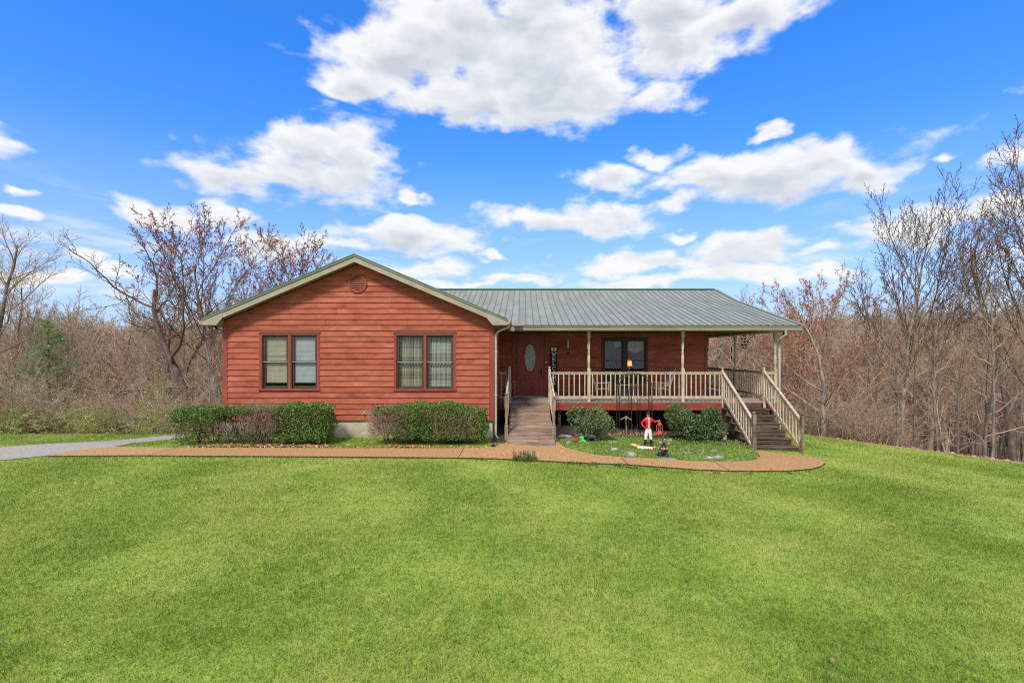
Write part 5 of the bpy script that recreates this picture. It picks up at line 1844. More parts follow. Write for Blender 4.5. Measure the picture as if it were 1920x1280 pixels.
def shrub(name, label, c, rx, ry, h, n, leafm, seed, lobes=9, size=.045, low=.15, gap=.5):
    rng = np.random.default_rng(seed)
    root = thing(name, label, 'shrub', c)
    S_, F_ = Tubes(), Tubes()
    cents = []
    for k in range(lobes):
        a = rng.uniform(0, 6.28); q = rng.uniform(.25, .72) ** .8
        cents.append((rx * q * math.cos(a), ry * q * math.sin(a), h * rng.uniform(.30, .80), rng.uniform(.26, .42)))
    for (x, y, z, s) in cents:
        m_ = int(n / lobes)
        u = rng.normal(size=(m_, 3)); u /= np.linalg.norm(u, axis=1, keepdims=True); u *= rng.uniform(.6, 1.08, (m_, 1)) ** gap
        P = np.array([x, y, z]) + u * np.array([rx * s, ry * s, h * s * .8])
        P = P[P[:, 2] > h * low * rng.uniform(.6, 1.4, len(P))]
        # whorls of leaves round short twigs
        F_.leaves(P, size, rng, aspect=.42)
        for _ in range(5):
            e = P[rng.integers(0, len(P))]
            f = np.array([rng.normal(0, .07), rng.normal(0, .07), -.03])
            S_.tube([f, f * .5 + e * .5 + rng.normal(0, .04, 3), e], [.014, .010, .004], 4)
    S_.obj('stems', M['stem'], root); F_.obj('leaves', M[leafm], root)
    return root


c1 = on_ground(1105, 826); shrub('garden_shrub', 'loose grey green shrub in front of the porch between ramp and jockey statue', tuple(c1), .72, .55, 1.12, 4200, 'leaf_olive', 3, 13, .062, .08, .35)
c2 = on_ground(1303, 829); shrub('garden_shrub', 'large dark evergreen shrub beside the porch steps', tuple(c2), .92, .72, 1.16, 12500, 'leaf_dark', 4, 22, .066, .16, .4)

# dead leaves under the hedges
def litter_strip(px0, px1, py, n, spread, seed, label):
    rng = np.random.default_rng(seed)
    P = []
    for _ in range(n):
        p = on_ground(rng.uniform(px0, px1), py - abs(rng.normal(0, spread)))
        P.append((p.x, p.y, p.z))
    leaf_scatter('dead_leaves', P, .065, 'litter', flat=.4, seed=seed, label=label, jit=.05)


litter_strip(385, 615, 839.5, 1100, 1.6, 6, 'brown dead leaves under the left hedge')
litter_strip(730, 800, 840.5, 380, 1.4, 7, 'brown dead leaves under the left end of the right hedge')
litter_strip(340, 915, 841, 700, 1.3, 8, 'scattered dead leaves along the walk below the hedges')
litter_strip(1140, 1250, 818, 500, 3.0, 9, 'dead leaves at the back of the flower bed')

# a few windblown leaves on the lawn and the walk
_rg = np.random.default_rng(44)
_x = _rg.uniform(-14, 14, 160); _y = _rg.uniform(3, 15, 160)
_k = (np.abs(_x) < 1.1 * _y) & ~((_x > GXL - .1) & (_x < 8.5) & (_y > 13.6))
_x, _y = _x[_k], _y[_k]
leaf_scatter('windblown_leaves', np.stack([_x, _y, G(_x, _y) + .045], -1), .045, 'litter', flat=.6, seed=45, label='few small dead leaves lying about the lawn and walk')
# ------------------------------------------------------------------ small things on and around the porch
def skin_body(name, joints, bones, mats, pick, parent=None, loc=(0, 0, 0), sub=2):
    """one continuous figure grown over a skeleton; pick(x,y,z) chooses the painted colour of a face"""
    me = bpy.data.meshes.new(name + '_frame')
    names = list(joints)
    me.from_pydata([joints[k][0] for k in names], [(names.index(a), names.index(b)) for a, b in bones], [])
    o = bpy.data.objects.new(name + '_frame', me); COL.objects.link(o)
    sk = o.modifiers.new('s', 'SKIN')
    sd = me.skin_vertices[0].data
    for i, k in enumerate(names):
        r = joints[k][1]
        sd[i].radius = r if hasattr(r, '__len__') else (r, r)
        sd[i].use_root = (i == 0)
    sk.use_smooth_shade = True
    sb = o.modifiers.new('u', 'SUBSURF'); sb.levels = sub; sb.render_levels = sub
    dg = bpy.context.evaluated_depsgraph_get(); dg.update()
    ev = o.evaluated_get(dg)
    m2 = bpy.data.meshes.new_from_object(ev)
    bpy.data.objects.remove(o)
    m2.name = name
    m2.materials.clear()
    for m_ in mats: m2.materials.append(M[m_] if isinstance(m_, str) else m_)
    for p in m2.polygons:
        p.use_smooth = True
        p.material_index = pick(*p.center)
    r = bpy.data.objects.new(name, m2); COL.objects.link(r)
    if parent is not None: r.parent = parent
    r.location = Vector(loc)
    return r


M['jacket'] = mat('red_jacket_paint', [(0.40, 0.012, 0.014), (0.62, 0.03, 0.03)], 9, .45, .1)
M['breeches'] = mat('white_breeches_paint', [(0.52, 0.52, 0.50), (0.68, 0.68, 0.66)], 9, .6, .1)
M['boot'] = mat('black_boot_paint', [(0.012, 0.013, 0.02), (0.03, 0.032, 0.045)], 9, .35)
M['skin'] = mat('figure_skin_paint', [(0.40, 0.17, 0.085), (0.50, 0.24, 0.13)], 12, .6)
M['red_metal'] = mat('red_lantern_metal', [(0.50, 0.03, 0.015), (0.68, 0.07, 0.035)], 9, .35, spec=.5)
M['orange'] = mat('orange_paint', [(0.55, 0.22, 0.05), (0.66, 0.32, 0.08)], 12, .6)
M['yellow'] = mat('yellow_paint', [(0.62, 0.36, 0.03), (0.72, 0.48, 0.06)], 12, .6)
M['dark_grey'] = mat('dark_grey_resin', [(0.055, 0.048, 0.05), (0.11, 0.10, 0.105)], 14, .8, .4)
M['green_paint'] = mat('bright_green_paint', [(0.03, 0.42, 0.03), (0.10, 0.66, 0.10)], 12, .55)
M['tan'] = mat('tan_resin', [(0.30, 0.16, 0.09), (0.42, 0.25, 0.15)], 12, .7)
M['olive'] = mat('olive_cap_paint', [(0.05, 0.075, 0.03), (0.10, 0.13, 0.06)], 12, .7)
M['clear'] = glass_mat('clear_glass')
M['purple'] = mat('purple_paint', [(0.16, 0.02, 0.07), (0.26, 0.04, 0.12)], 12, .6)
M['cast'] = mat('concrete_cast', [(0.26, 0.25, 0.21), (0.42, 0.41, 0.36)], 8, .9, .4, grain=.3)
M['chime'] = mat('chime_copper', [(0.28, 0.14, 0.08), (0.42, 0.24, 0.15)], 8, .4, metal=.6)
M['silver'] = mat('chime_aluminium', [(0.45, 0.45, 0.44), (0.6, 0.6, 0.58)], 8, .35, metal=.5)
M['lamp_shade'] = emit_mat('lit_lamp_shade', (1.0, .50, .13), .75)
M['galv'] = mat('galvanised_wire', [(0.11, 0.11, 0.105), (0.18, 0.18, 0.17)], 8, .5)


def shade_dark_soil():
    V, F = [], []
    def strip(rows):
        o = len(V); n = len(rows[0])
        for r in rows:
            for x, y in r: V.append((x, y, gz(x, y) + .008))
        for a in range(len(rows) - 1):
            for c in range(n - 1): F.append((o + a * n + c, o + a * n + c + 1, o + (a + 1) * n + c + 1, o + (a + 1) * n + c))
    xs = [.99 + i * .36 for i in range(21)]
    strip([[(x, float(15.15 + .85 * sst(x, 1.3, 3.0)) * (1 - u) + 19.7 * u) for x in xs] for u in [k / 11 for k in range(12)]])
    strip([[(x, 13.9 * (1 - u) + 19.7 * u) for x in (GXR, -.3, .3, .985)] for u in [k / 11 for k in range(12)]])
    mb = MB(); mb.add(V, F); tag(mb.build('shade_dark_soil', M['shade_dark_soil'], None), kind='structure')


shade_dark_soil()

# --- jockey statue holding up a lantern --------------------------------
def jockey():
    p = on_ground(1215.5, 839)
    root = thing('jockey_statue', 'painted jockey statue in red jacket, white breeches and black boots holding a lantern', 'statue', p)
    J = {'pelvis': ((0, 0, .50), (.078, .058)), 'belly': ((0, 0, .60), (.072, .055)), 'chest': ((0, .0, .72), (.095, .066)), 'sh': ((0, 0, .815), (.078, .052)), 'neck': ((0, 0, .872), (.030, .032)), 'jaw': ((0, -.008, .91), (.036, .042)),
         'head': ((0, 0, .958), (.045, .052)), 'top': ((0, .004, 1.0), (.034, .040)),
         'shl': ((-.105, 0, .815), .042), 'ell': ((-.195, .02, .70), .033), 'wrl': ((-.130, -.03, .605), .022), 'hal': ((-.112, -.03, .590), .022),
         'shr': ((.105, 0, .815), .042), 'elr': ((.185, -.02, .745), .033), 'wrr': ((.262, -.055, .785), .022), 'har': ((.288, -.06, .795), .024),
         'hipl': ((-.055, 0, .45), .062), 'knl': ((-.078, -.015, .27), .044), 'cal': ((-.085, 0, .18), .042), 'anl': ((-.092, .01, .06), .026), 'tol': ((-.100, -.07, .025), .024),
         'hipr': ((.055, 0, .45), .062), 'knr': ((.070, -.015, .27), .044), 'car': ((.082, 0, .18), .042), 'anr': ((.088, .01, .06), .026), 'tor': ((.100, -.07, .025), .024)}
    B = [('pelvis', 'belly'), ('belly', 'chest'), ('chest', 'sh'), ('sh', 'neck'), ('neck', 'jaw'), ('jaw', 'head'), ('head', 'top'), ('sh', 'shl'), ('shl', 'ell'), ('ell', 'wrl'), ('wrl', 'hal'), ('sh', 'shr'), ('shr', 'elr'), ('elr', 'wrr'), ('wrr', 'har'),
         ('pelvis', 'hipl'), ('hipl', 'knl'), ('knl', 'cal'), ('cal', 'anl'), ('anl', 'tol'), ('pelvis', 'hipr'), ('hipr', 'knr'), ('knr', 'car'), ('car', 'anr'), ('anr', 'tor')]
    def pick(x, y, z):
        if z > .862: return 3
        if x > .255: return 3
        if -.14 < x < -.09 and z < .612 and y < -.01 and z > .56: return 3
        if z > .555 or abs(x) > .13: return 0
        if z > .245: return 1
        return 2
    skin_body('body', J, B, ['jacket', 'breeches', 'boot', 'skin'], pick, root)
    L = world_of(root)
    def add(name, mb, m_): return mb.build(name, m_ if not isinstance(m_, str) else M[m_], root, at=L)
    c = MB(); c.lathe([(.052, .985), (.056, 1.0), (.050, 1.03), (.030, 1.052), (.006, 1.06)], (0, .002, 0), 12)
    c.prism([(-.045, 0), (.045, 0), (.034, -.04), (0, -.052), (-.034, -.04)], 'z', .984, .992)
    c.v = [(x, y - (.042 if i >= 60 else 0), z) for i, (x, y, z) in enumerate(c.v)]
    cap = add('cap', c, 'boot')
    s = MB(); s.box(-.010, .014, -.078, -.040, .56, .86)
    for k in range(5): s.blob((.002, -.080, .60 + k * .05), (.009, .006, .009), nu=6, nv=4)
    add('white_stripe', s, 'breeches')
    f = MB(); f.tube([(-.052, -.012, .872), (0, -.055, .862), (.052, -.012, .872)], .012, 6); add('collar', f, 'breeches')
    fc = MB(); fc.blob((0, -.052, .945), (.009, .014, .014), nu=6, nv=5)
    fc.blob((-.046, 0, .95), (.008, .012, .016), nu=6, nv=5); fc.blob((.046, 0, .95), (.008, .012, .016), nu=6, nv=5)
    add('nose_and_ears', fc, 'skin')['kind'] = 'stuff'
    e = MB()
    for x in (-.018, .018): e.blob((x, -.046, .963), (.007, .004, .005), nu=6, nv=4)
    e.box(-.014, .014, -.050, -.044, .918, .922)
    add('eyes_and_mouth', e, 'boot')['kind'] = 'stuff'
    # right hand closed on the lantern ring, left hand on the hip: five fingers each
    for side in (1, -1):
        for k in range(4):
            h = MB()
            if side > 0:
                b0 = Vector((.290, -.080 + k * .013, .800 + .004 * k))
                pts = [b0, b0 + Vector((.018, 0, .004)), b0 + Vector((.026, 0, -.012)), b0 + Vector((.014, 0, -.024))]
            else:
                b0 = Vector((-.112 + .004 * k, -.045 + k * .010, .582))
                pts = [b0, b0 + Vector((.010, -.006, -.014)), b0 + Vector((.016, -.004, -.030 - .003 * (k in (1, 2))))]
            h.tube(pts, [.0065, .006, .0055, .0045][:len(pts)], 5)
            add('finger', h, 'skin')
        t = MB()
        if side > 0: t.tube([(.280, -.078, .79), (.292, -.092, .782), (.302, -.082, .776)], [.008, .007, .005], 5)
        else: t.tube([(-.118, -.045, .592), (-.108, -.062, .585), (-.096, -.066, .574)], [.008, .007, .005], 5)
        add('thumb', t, 'skin')
    b = MB()
    b.prism([(-.20, -.10), (-.05, -.16), (.12, -.13), (.22, -.03), (.20, .12), (.02, .16), (-.16, .11)], 'z', -.08, .004)
    add('base', b, 'cast')
    return root


JP = jockey()


def lantern():
    p = world_of(JP) + Vector((.308, -.072, .42))
    root = thing('lantern', 'red barn lantern hanging from the jockey statue hand', 'lantern', p)
    def add(n, mb, m_): return mb.build(n, M[m_], root, at=p)
    b = MB(); b.lathe([(.080, 0), (.084, .01), (.078, .03), (.060, .045), (.064, .060), (.045, .075), (.042, .09)], n=14); add('fount', b, 'red_metal')
    g = MB(); g.lathe([(.036, .09), (.052, .13), (.054, .17), (.040, .215), (.036, .23)], n=12); add('glass', g, 'clear')
    t = MB(); t.lathe([(.044, .228), (.048, .245), (.060, .25), (.058, .265), (.034, .28), (.036, .30), (.016, .315), (.008, .33)], n=14); add('hood', t, 'red_metal')
    for s in (-1, 1):
        f = MB(); f.tube([(s * .060, 0, .03), (s * .088, 0, .07), (s * .088, 0, .22), (s * .050, 0, .285)], .008, 6); add('side_tube', f, 'red_metal')
    w = MB(); w.tube([(-.045, 0, .29), (-.02, 0, .36), (0, 0, .385), (.02, 0, .36), (.045, 0, .29)], .004, 5); add('bail', w, 'silver')
    c = MB(); c.tube([(-.058, -.0, .15), (0, -.058, .15), (.058, 0, .15)], .004, 5); c.tube([(0, -.056, .08), (0, -.06, .15), (0, -.05, .24)], .003, 4); add('guard_wire', c, 'red_metal')


lantern()

# --- figurines ---------------------------------------------------------
def black_bear():
    p = on_ground(1243, 858)
    root = thing('animal_figurine', 'black sitting animal figurine with olive cap and tan ears beside the flat stone', 'figurine', p, 0)
    L = world_of(root)
    s = 1.0
    J = {'hip': ((-.02, .03, .10), (.105, .10)), 'belly': ((0, 0, .20), (.088, .085)), 'chest': ((.02, -.01, .285), (.070, .065)), 'neck': ((.03, -.02, .335), .045), 'head': ((.035, -.03, .39), .055), 'snout': ((.05, -.10, .375), .028),
         'kn': ((-.09, -.05, .07), .045), 'ft': ((-.08, -.15, .03), .032), 'kn2': ((.08, -.05, .07), .045), 'ft2': ((.10, -.15, .03), .032), 'el': ((-.055, -.05, .22), .03), 'pw': ((-.02, -.12, .16), .026), 'el2': ((.095, -.04, .22), .03), 'pw2': ((.09, -.12, .17), .026),
         'tl': ((-.14, .06, .05), .025), 'tl2': ((-.24, .05, .03), .012)}
    B = [('hip', 'belly'), ('belly', 'chest'), ('chest', 'neck'), ('neck', 'head'), ('head', 'snout'), ('hip', 'kn'), ('kn', 'ft'), ('hip', 'kn2'), ('kn2', 'ft2'), ('chest', 'el'), ('el', 'pw'), ('chest', 'el2'), ('el2', 'pw2'), ('hip', 'tl'), ('tl', 'tl2')]
    skin_body('body', J, B, ['boot', 'tan', 'olive'], lambda x, y, z: 2 if z > .40 else 1 if (y < -.09 and z > .32) or (.235 < z < .275 and y < -.03) else 0, root)
    for s_ in (-1, 1):
        e = MB(); e.blob((.035 + s_ * .105, -.02, .385 - .01 * s_), (.052, .016, .034), nu=9, nv=6); e.build('ear', M['tan'], root, at=L, smooth=True)
    c = MB(); c.lathe([(.066, .415), (.068, .43), (.055, .46), (.028, .485), (.006, .49)], (.035, -.03, 0), 12); c.build('cap', M['olive'], root, at=L)
    t = MB(); t.blob((.035, -.035, .492), (.022, .018, .016), nu=8, nv=5); t.build('cap_top', M['yellow'], root, at=L)


black_bear()


def small_animal(name, label, px, py, L_, H_, m_, rot, extra=None, mats=None):
    p = on_ground(px, py)
    root = thing(name, label, 'figurine', p, rot)
    a, h = L_ / 2, H_
    J = {'mid': ((0, 0, h * .60), (h * .20, h * .19)), 'rump': ((a * .62, 0, h * .62), (h * .19, h * .18)), 'chest': ((-a * .55, 0, h * .60), (h * .20, h * .20)), 'neck': ((-a * .80, 0, h * .78), h * .13), 'head': ((-a * .92, 0, h * .93), h * .13), 'nose': ((-a * 1.18, 0, h * .86), h * .07),
         'f1': ((-a * .58, -h * .10, h * .26), h * .06), 'f1b': ((-a * .60, -h * .11, .01), h * .05), 'f2': ((-a * .58, h * .10, h * .26), h * .06), 'f2b': ((-a * .60, h * .11, .01), h * .05),
         'r1': ((a * .72, -h * .10, h * .28), h * .07), 'r1m': ((a * .82, -h * .11, h * .16), h * .045), 'r1b': ((a * .74, -h * .11, .01), h * .05), 'r2': ((a * .72, h * .10, h * .28), h * .07), 'r2m': ((a * .82, h * .11, h * .16), h * .045), 'r2b': ((a * .74, h * .11, .01), h * .05), 'tail': ((a * .98, 0, h * .5), h * .04)}
    B = [('mid', 'rump'), ('mid', 'chest'), ('chest', 'neck'), ('neck', 'head'), ('head', 'nose'), ('chest', 'f1'), ('f1', 'f1b'), ('chest', 'f2'), ('f2', 'f2b'), ('rump', 'r1'), ('r1', 'r1m'), ('r1m', 'r1b'), ('rump', 'r2'), ('r2', 'r2m'), ('r2m', 'r2b'), ('rump', 'tail')]
    skin_body('body', J, B, mats or [m_], extra or (lambda x, y, z: 0), root, sub=1)
    for s_ in (-1, 1):
        e = MB(); e.blob((-a * .84, s_ * h * .13, h * 1.0), (h * .05, h * .03, h * .09), nu=7, nv=5); e.build('ear', M[m_], root, at=world_of(root), smooth=True)
    return root


small_animal('sheep_figurine', 'dark grey four legged animal figurine standing in the bed by the loose shrub', 1108, 829, .34, .30, 'dark_grey', 0.15)
def frog():
    p = on_ground(1091, 830)
    root = thing('frog_figurine', 'bright green figurine sitting between red pot and dark grey animal', 'figurine', p)
    J = {'a': ((.02, 0, .07), (.062, .05)), 'b': ((0, 0, .15), (.052, .045)), 'c': ((-.01, -.01, .22), (.045, .040)), 'k1': ((-.05, -.05, .05), .028), 'k2': ((.09, -.05, .05), .028), 'f1': ((-.05, -.09, .01), .022), 'f2': ((.09, -.09, .01), .022), 'h1': ((-.05, -.05, .12), .016), 'h2': ((.06, -.05, .11), .016)}
    skin_body('body', J, [('a', 'b'), ('b', 'c'), ('a', 'k1'), ('k1', 'f1'), ('a', 'k2'), ('k2', 'f2'), ('b', 'h1'), ('b', 'h2')], ['green_paint'], lambda x, y, z: 0, root, sub=2)
    for s_ in (-1, 1):
        e = MB(); e.blob((-.01 + s_ * .025, -.02, .262), (.018, .018, .018), nu=8, nv=5); e.build('eye', M['green_paint'], root, at=world_of(root), smooth=True)
frog()
q = on_ground(1084, 831)
rp = thing('flower_pot', 'tipped red flower pot beside the green figurine', 'pot', q, 0)
b_ = MB(); b_.lathe([(.045, 0), (.07, .13), (.08, .135), (.08, .165), (.068, .166), (.05, .03)], n=14)
o_ = b_.build('pot', mat('red_pot', [(.50, .05, .03), (.62, .11, .06)], 8, .6), rp, at=world_of(rp), smooth=False); o_.rotation_euler = (.2, -.5, 0)


def hen_and_ball():
    p = on_ground(1190, 841)
    root = thing('bird_figurine', 'yellow and orange bird figurine lying on its side left of the jockey statue', 'figurine', p, .3)
    J = {'a': ((.03, 0, .07), (.062, .055)), 'b': ((-.05, 0, .11), (.050, .045)), 'c': ((-.10, 0, .125), (.035, .032)), 'd': ((-.145, 0, .10), .014), 't': ((.11, 0, .05), .045), 't2': ((.15, 0, .03), .02)}
    skin_body('body', J, [('a', 'b'), ('b', 'c'), ('c', 'd'), ('a', 't'), ('t', 't2')], ['yellow', 'orange', 'breeches', 'tan'], lambda x, y, z: 3 if x < -.105 else 0 if x < -.03 else 2 if x < .035 else 0 if x < .10 else 1, root)
    w = MB(); w.blob((.0, -.055, .08), (.055, .012, .032), nu=8, nv=5); w.build('wing', M['orange'], root, at=world_of(root), smooth=True)
    p = on_ground(1227, 846)
    root = thing('striped_egg', 'small red, purple and orange striped egg in front of the jockey statue', 'figurine', p)
    for k, (m_, z0, z1) in enumerate((('orange', 0, .035), ('jacket', .035, .065), ('purple', .065, .10), ('orange', .10, .14))):
        e = MB()
        pr = []
        for i in range(5):
            z = z0 + (z1 - z0) * i / 4
            u = (z - .07) / .07
            pr.append((max(.002, .048 * math.sqrt(max(0, 1 - u * u))), z))
        e.lathe(pr, n=12); e.build('band', M[m_], root, at=world_of(root), smooth=True)


hen_and_ball()

# --- stones ---------------------------------------------------------------
def stone(px, py, wx, hz, wy, label, seed, m_='stone', rot=0):
    p = on_ground(px, py)
    b = MB(); b.blob((0, 0, hz * .30), (wx / 2, wy / 2, hz * .62), seed=seed, rough=.18, nu=11, nv=7)
    o = b.build('stone', M[m_], None, at=p)
    o.rotation_euler = (0, 0, rot)
    tag(o, label, 'stone', 'pale stones in the flower bed')


for i, a in enumerate([
    (1250, 862.5, .60, .07, .26, 'flat pale slab under the black animal figurine'), (1182, 857, .34, .17, .2, 'rounded pale stone where the bed meets the walk left of the statue'),
    (1152, 845, .22, .10, .16, 'pale stone alone in the clover between loose shrub and statue'), (1066, 834, .15, .12, .14, 'round white stone at the ramp end of the flower bed'), (1236, 848, .20, .06, .3, 'pale stone just behind the black animal figurine'),
    (1277, 845, .20, .06, .12, 'small flat stone farthest back right of the black figurine'), (1287, 850.5, .36, .07, .16, 'long white stone in the middle of the right half of the bed'), (1318, 852, .11, .20, .1, 'upright narrow grey stone in the right half of the bed'),
    (1338, 849, .18, .12, .14, 'grey rounded stone nearest the porch steps'), (1331, 861, .22, .09, .14, 'tan stone touching the long pale one near the walk edge'), (1346, 860.5, .32, .11, .18, 'bright white stone near the walk edge by the steps'),
    (1256, 829, .17, .13, .15, 'mossy round stone at the foot of the dark evergreen shrub'), (1150, 831, .3, .08, .15, 'low tan stone at the back of the bed'), (1060, 820, .5, .10, .12, 'long mossy edging stone right of the ramp'), (1088, 819, .4, .12, .14, 'mossy edging stone behind the loose shrub')]):
    px, py, wx, hz, wy, lb = a
    stone(px, py, wx, hz, wy, lb, 40 + i, rot=(i * .7) % .6 - .3)

# --- stakes, dry stalks, arch ----------------------------------------------
def stake():
    p = on_ground(1174, 819)
    r = thing('wooden_bird_feeder', 'weathered wooden post with drooping star shaped top behind the jockey statue', 'garden stake', p)
    L = world_of(r)
    a = MB(); a.tube([(0, 0, -.1), (.01, 0, .3), (-.01, 0, .62)], [.030, .024, .022], 7); a.build('post', M['newel'], r, at=L)
    for k in range(6):
        t = k * math.pi / 3 + .3
        b = MB(); b.bar((0, 0, .66), (.20 * math.cos(t), .20 * math.sin(t), .57), .035, .02); b.build('arm', M['newel'], r, at=L)
    c = MB(); c.lathe([(.05, .60), (.045, .65), (.012, .69)], n=8); c.build('hub', M['newel'], r, at=L)


stake()


def arch():
    y = 16.55
    def XX(px): return X(px, y)
    zc = lambda py: Z(py, y)
    p = (XX(1191), y, gz(XX(1191), y))
    r = thing('garden_arch', 'tall black iron garden arch with crossed curls in front of the porch railing', 'garden arch', p)
    def add(n, pts, rad, s=6):
        m_ = MB(); m_.tube(pts, rad, s); return m_.build(n, M['black'], r)
    g0 = gz(XX(1191), y) - .1
    for dy in (0, .42):
        xo0, xo1 = XX(1161), XX(1222.5)
        cx, rr = (xo0 + xo1) / 2, (xo1 - xo0) / 2
        zt = zc(700.5) - rr * .75
        pts = [(xo0, y + dy, g0), (xo0, y + dy, zt)] + [(cx - rr * math.cos(a), y + dy, zt + rr * .75 * math.sin(a)) for a in [math.pi * i / 14 for i in range(1, 14)]] + [(xo1, y + dy, zt), (xo1, y + dy, g0)]
        add('outer_hoop', pts, .014)
        xi0, xi1 = XX(1184), XX(1200)
        cx2, r2 = (xi0 + xi1) / 2, (xi1 - xi0) / 2
        zt2 = zc(726) - r2
        pts = [(xi0, y + dy, g0), (xi0, y + dy, zt2)] + [(cx2 - r2 * math.cos(a), y + dy, zt2 + r2 * math.sin(a)) for a in [math.pi * i / 8 for i in range(1, 8)]] + [(xi1, y + dy, zt2), (xi1, y + dy, g0)]
        add('inner_hoop', pts, .012)
        if dy == 0:
            for sx, a, b in ((1, xo0, xi0), (-1, xi1, xo1)):
                m_ = (a + b) / 2
                add('thin_rod', [(m_, y, g0), (m_, y, zc(745))], .004, 4)
                add('scroll', [(a, y, zc(745)), (m_, y, zc(741)), (b, y, zc(747))], .005, 4)
            for s_ in (-1, 1):
                add('cross_curl', [(cx - s_ * rr * .82, y, zt + .15), (cx - s_ * rr * .35, y, zt - .05), (cx + s_ * .02, y, zt + .10), (cx + s_ * rr * .5, y, zt - .32), (cx + s_ * rr * .9, y, zt - .55)], .006, 4)
    for x in (XX(1161), XX(1222.5)):
        for z in (g0 + .6, g0 + 1.2, g0 + 1.7): add('rung', [(x, y, z), (x, y + .42, z)], .006, 4)


arch()


def stalks(px, py, n, h, label, seed):
    rng = np.random.default_rng(seed)
    p = on_ground(px, py); r = thing('dry_plant', label, 'dry plant', p)
    A = Tubes()
    for _ in range(n):
        a = rng.uniform(0, 6.28); e = np.array([.16 * math.cos(a), .1 * math.sin(a), h * rng.uniform(.4, 1.1)]) * [rng.uniform(.2, 1), 1, 1]
        A.tube([(rng.normal(0, .05), rng.normal(0, .03), -.02), e * .5 + rng.normal(0, .02, 3), e], [.006, .005, .003], 3)
    A.obj('stems', M['dry'], r)


for i, (px, py, n, h, lb) in enumerate([(1186, 822, 12, .42, 'tangle of dry brown stalks right of the star topped post'), (1161, 820, 9, .25, 'short dry stalks left of the star topped post'), (1202, 824, 10, .25, 'dry stalks just left of the jockey statue boots'), (1140, 821, 8, .2, 'few dry stalks beside the rusty curl')]): stalks(px, py, n, h, lb, 60 + i)
p_ = on_ground(1152, 819)
rc = MB(); rc.tube([(0, 0, -.05), (0, 0, .30)], .008, 5); rc.tube([(.07 + .07 * math.cos(a), 0, .24 + .06 * math.sin(a)) for a in [i * .55 for i in range(12)]], .007, 5); rc.tube([(.13, 0, .2), (.13, 0, -.05)], .007, 5)
tag(rc.build('garden_hook', M['rust'], None, at=p_), 'rusty iron curl standing at the back of the flower bed', 'garden ornament')

# birdbath and bench behind the dark shrub
def birdbath():
    D = 16.3; x = X(1338, D); p = (x, D, gz(x, D)); r = thing('birdbath', 'pale concrete birdbath half hidden behind the dark evergreen shrub', 'birdbath', p)
    L = world_of(r); z = Z(798, D) - p[2]
    a = MB(); a.lathe([(.14, -.05), (.14, .04), (.07, .08), (.06, z * .5), (.09, z - .08)], n=14); a.build('pedestal', M['cast'], r, at=L, smooth=False)
    b = MB(); b.lathe([(.09, z - .08), (.20, z - .02), (.23, z + .015), (.215, z + .015), (.15, z - .02), (.02, z - .04)], n=18); b.build('bowl', M['cast'], r, at=L)


birdbath()
def bench():
    D = 16.9; x = X(1352, D); p = (x, D, gz(x, D)); r = thing('garden_bench', 'small low concrete bench seen between the dark shrub and the steps', 'bench', p)
    L = world_of(r)
    s = MB(); s.box(-.33, .20, -.14, .14, .20, .25); s.build('seat', M['cast'], r, at=L, bevel=.01)
    for xx in (-.20, .10):
        l = MB(); l.prism([(xx - .06, -.1), (xx + .06, -.1), (xx + .04, .10), (xx + .07, .198), (xx - .07, .198), (xx - .04, .10)], 'y', -.10, .10); l.build('leg', M['cast'], r, at=L)


bench()

# --- porch things -----------------------------------------------------------
def rocker(x, y, rot, label):
    r = thing('rocking_chair', label, 'chair', (x, y, FL), rot, 'weathered rocking chairs on the porch')
    L = world_of(r)
    def add(n, mb): return mb.build(n, M['grey_chair'], r, at=L)
    for s in (-.26, .26):
        m_ = MB(); pts = [(s, -.45 + .9 * i / 8, .02 + .16 * ((i - 4) / 4) ** 2 * .6) for i in range(9)]
        for a, b in zip(pts, pts[1:]): m_.bar(a, b, .03, .045)
        add('rocker', m_)
        for yy in (-.22, .20):
            m_ = MB(); m_.bar((s, yy, .05), (s, yy - .02, .62 if yy < 0 else .42), .04, .04); add('leg', m_)
        m_ = MB(); m_.bar((s, -.30, .64), (s, .26, .60), .07, .025); add('armrest', m_)
        m_ = MB(); m_.bar((s * .9, .20, .35), (s * .9, .46, 1.16), .045, .035); add('back_post', m_)
    for k in range(6):
        m_ = MB(); yy = -.22 + k * .085; m_.box(-.25, .25, yy, yy + .065, .40 - k * .008, .42 - k * .008); add('seat_slat', m_)
    for k in range(5):
        m_ = MB(); xx = -.17 + k * .085; m_.bar((xx, .25, .46), (xx, .45, 1.10), .055, .016); add('back_slat', m_)
    m_ = MB(); m_.bar((-.26, .46, 1.13), (.26, .46, 1.13), .02, .08); add('top_rail', m_)
    return r


rocker(X(1130, 18.5), 18.55, 1.35, 'weathered rocking chair left of the porch window behind the railing')
rocker(X(1240, 18.5), 18.55, -1.35, 'weathered rocking chair right of the porch window behind the railing')
rocker(X(943, 18.6) + .15, 18.75, 1.3, 'chair half hidden behind the short railing left of the ramp')


def side_table():
    r = thing('porch_table', 'low table with a black box under it below the porch window', 'table', (X(1175, 18.9), 18.95, FL))
    L = world_of(r)
    t = MB(); t.box(-.42, .42, -.22, .22, .50, .53); t.build('tabletop', M['grey_chair'], r, at=L)
    for a in (-.38, .38):
        for b in (-.18, .18):
            l = MB(); l.box(a - .02, a + .02, b - .02, b + .02, 0, .50); l.build('leg', M['grey_chair'], r, at=L)
side_table()
bx_ = MB(); bx_.box(-.27, .12, -.16, .16, 0, .40); bx_.box(-.28, .13, -.17, .17, .40, .43)
tag(bx_.build('storage_box', M['black'], None, at=(X(1175, 18.9), 18.90, FL + .001), bevel=.01), 'black storage box standing under the porch table', 'box')


